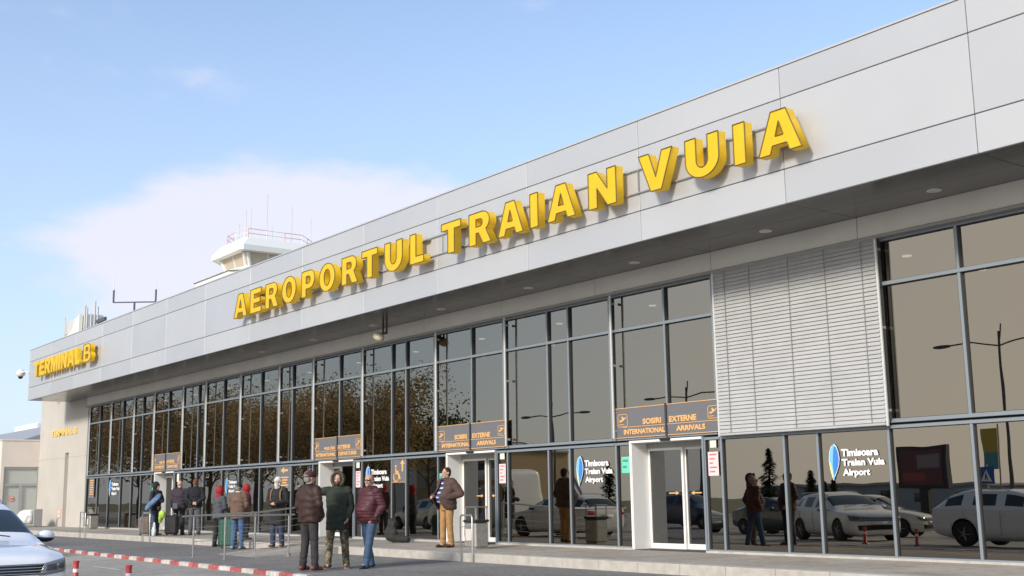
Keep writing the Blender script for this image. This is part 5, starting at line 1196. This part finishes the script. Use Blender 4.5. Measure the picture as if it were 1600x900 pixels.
# hall, low buildings
hl = empty('tent_hall', (-112, -40, -.5), 'white arched tent hall mirrored behind the middle entrance', 'tent hall')
O = (-112, -40, -.5); mb = MB(O); P = []
for i in range(13):
    a = pi*i/12; P.append((-112+14*cos(a), -.5+8.2*sin(a)))
mb.prism(P, -50, -37); mb.build('canvas', mat('tent_white', (.62, .60, .56), .6), hl)
mb = MB(O)
for y in (-37, -43, -49.9):
    mb.tube([(p[0]*1+0, y, p[1]+.06) for p in P], .12, 6)
mb.build('rib', GREYP, hl)
def lowb(x0, x1, y0, y1, h, m_, label, wins=6):
    e_ = empty('low_building', ((x0+x1)/2, (y0+y1)/2, -.5), label, 'building'); O = ((x0+x1)/2, (y0+y1)/2, -.5)
    mb = MB(O); mb.box(x0, x1, y0, y1, -.5, h); mb.build('wall', m_, e_); mb = MB(O); mb.cbox(x0-.3, x1+.3, y0-.3, y1+.3, h, h+.25, .05); mb.build('roof', GREYP, e_)
    for k in range(wins):
        xx = x0+(k+.5)*(x1-x0)/wins; mb = MB(O); mb.box(xx-.7, xx+.7, y1-.02, y1+.04, h*.4, h*.75); mb.build('window', CGL, e_)
lowb(-75, -52, -62, -52, 2.0, mat('far_wall_grey', (.30, .30, .31), .8), 'low grey building far across the car park')
lowb(-48, -20, -75, -62, 2.0, mat('far_wall_tan', (.36, .32, .27), .8), 'low tan building on the horizon behind the billboard')
lowb(-98, -84, -36, -28, 5.5, mat('far_wall_ochre', (.42, .30, .16), .8), 'ochre building mirrored left of the middle entrance')
# billboard
bb = empty('billboard', (-32, -14, -.5), 'dark reddish billboard on a single post, mirrored in the rightmost panes', 'billboard'); O = (-32, -14, -.5)
mb = MB(O); mb.cbox(-33.4, -30.8, -14.3, -13.95, 1.55, 3.45, .03); mb.build('frame', mat('billboard_dark', (.03, .025, .03), .6), bb)
mb = MB(O); mb.box(-33.2, -31.0, -13.95, -13.93, 1.7, 3.3, 0); mb.box(-32.3, -31.1, -13.93, -13.92, 2.5, 3.1, 1); mb.box(-33.1, -31.9, -13.93, -13.92, 1.9, 2.3, 2); mb.build('poster', [mat('poster_wine', (.12, .035, .04), .5), mat('poster_grey', (.22, .18, .20), .5), mat('poster_red', (.30, .05, .05), .5)], bb)
mb = MB(O); mb.cbox(-32.3, -31.8, -14.3, -13.98, -.5, 1.6, .02); mb.build('post', mat('billboard_post', (.04, .03, .03), .7), bb)
bn = empty('banner_flag', (-25.2, -8, -.5), 'tall yellow and teal banner on a thin mast, mirrored in the rightmost pane', 'banner'); O = (-25.2, -8, -.5)
mb = MB(O); mb.tube([(-24.85, -8, -.5), (-24.85, -8, 3.9)], .03, 8); mb.build('mast', GREYP, bn)
mb = MB(O); mb.cbox(-25.5, -24.9, -8.02, -7.98, 2.9, 3.75, .005, 0); mb.cbox(-25.5, -24.9, -8.02, -7.98, 2.2, 2.9, .005, 1); mb.build('cloth', [mat('banner_yellow', (.45, .33, .06), .7), mat('banner_teal', (.08, .26, .30), .7)], bn)
ps = empty('crossing_sign', (-23.0, -4, -.4), 'blue square pedestrian crossing sign mirrored beside the banner', 'road sign'); O = (-23.0, -4, -.4)
mb = MB(O); mb.tube([(-23.0, -4.03, -.4), (-23.0, -4.03, 2.3)], .03, 8); mb.build('post', STEEL, ps)
mb = MB(O); mb.cbox(-23.3, -22.7, -4.0, -3.98, 1.62, 2.22, .01, 0); mb.prism([(-23.2, 1.70), (-22.8, 1.70), (-23.0, 2.12)], -3.98, -3.972, 1); mb.prism([(-23.06, 1.74), (-23.03, 1.74), (-23.0, 1.84), (-22.96, 1.74), (-22.93, 1.74), (-22.98, 1.92), (-22.99, 1.98), (-23.02, 1.98), (-23.03, 1.92)], -3.972, -3.966, 2); mb.build('sign_plate', [mat('sign_blue', (.02, .10, .38), .4), WHITE, BLACK], ps)
def lamp(x, y, h, label, arms=((1, 0), (-1, 0)), ln=2.2):
    z0 = ground_z(max(y, -6)); e_ = empty('street_lamp', (x, y, z0), label, 'street lamp', 'street lamps across the road'); O = (x, y, z0); DKL = mat('lamp_post', (.10, .10, .10), .5, .4)
    mb = MB(O); mb.tube([(x, y, z0), (x, y, h)], [.09, .05], 10); mb.tube([(x, y, h*.93), (x+.08, y, h), (x+.12, y, h+.3)], .03, 6); mb.build('post', DKL, e_)
    for ax_, ay in arms:
        mb = MB(O); p = [(x, y, h*.92), (x+ax_*ln*.5, y+ay*ln*.5, h*.95), (x+ax_*ln, y+ay*ln, h*.95)]; mb.tube(p, .035, 6); ar = mb.build('arm', DKL, e_)
        mb = MB(O); mb.ell((x+ax_*(ln+.3), y+ay*(ln+.3), h*.95), (.42 if ax_ else .16, .42 if ay else .16, .07), 12, 8); mb.build('lamp_head', DKL, ar)
lamp(-24.5, -8.2, 7.5, 'double armed street lamp mirrored in the rightmost window')
lamp(-39.5, -6.2, 6.4, 'street lamp mirrored above the nearest entrance sign'); lamp(-49.5, -6.2, 6.0, 'street lamp mirrored in the window right of the middle entrance')
lamp(-66, -6.2, 7.5, 'street lamp mirrored in the window left of the middle entrance')
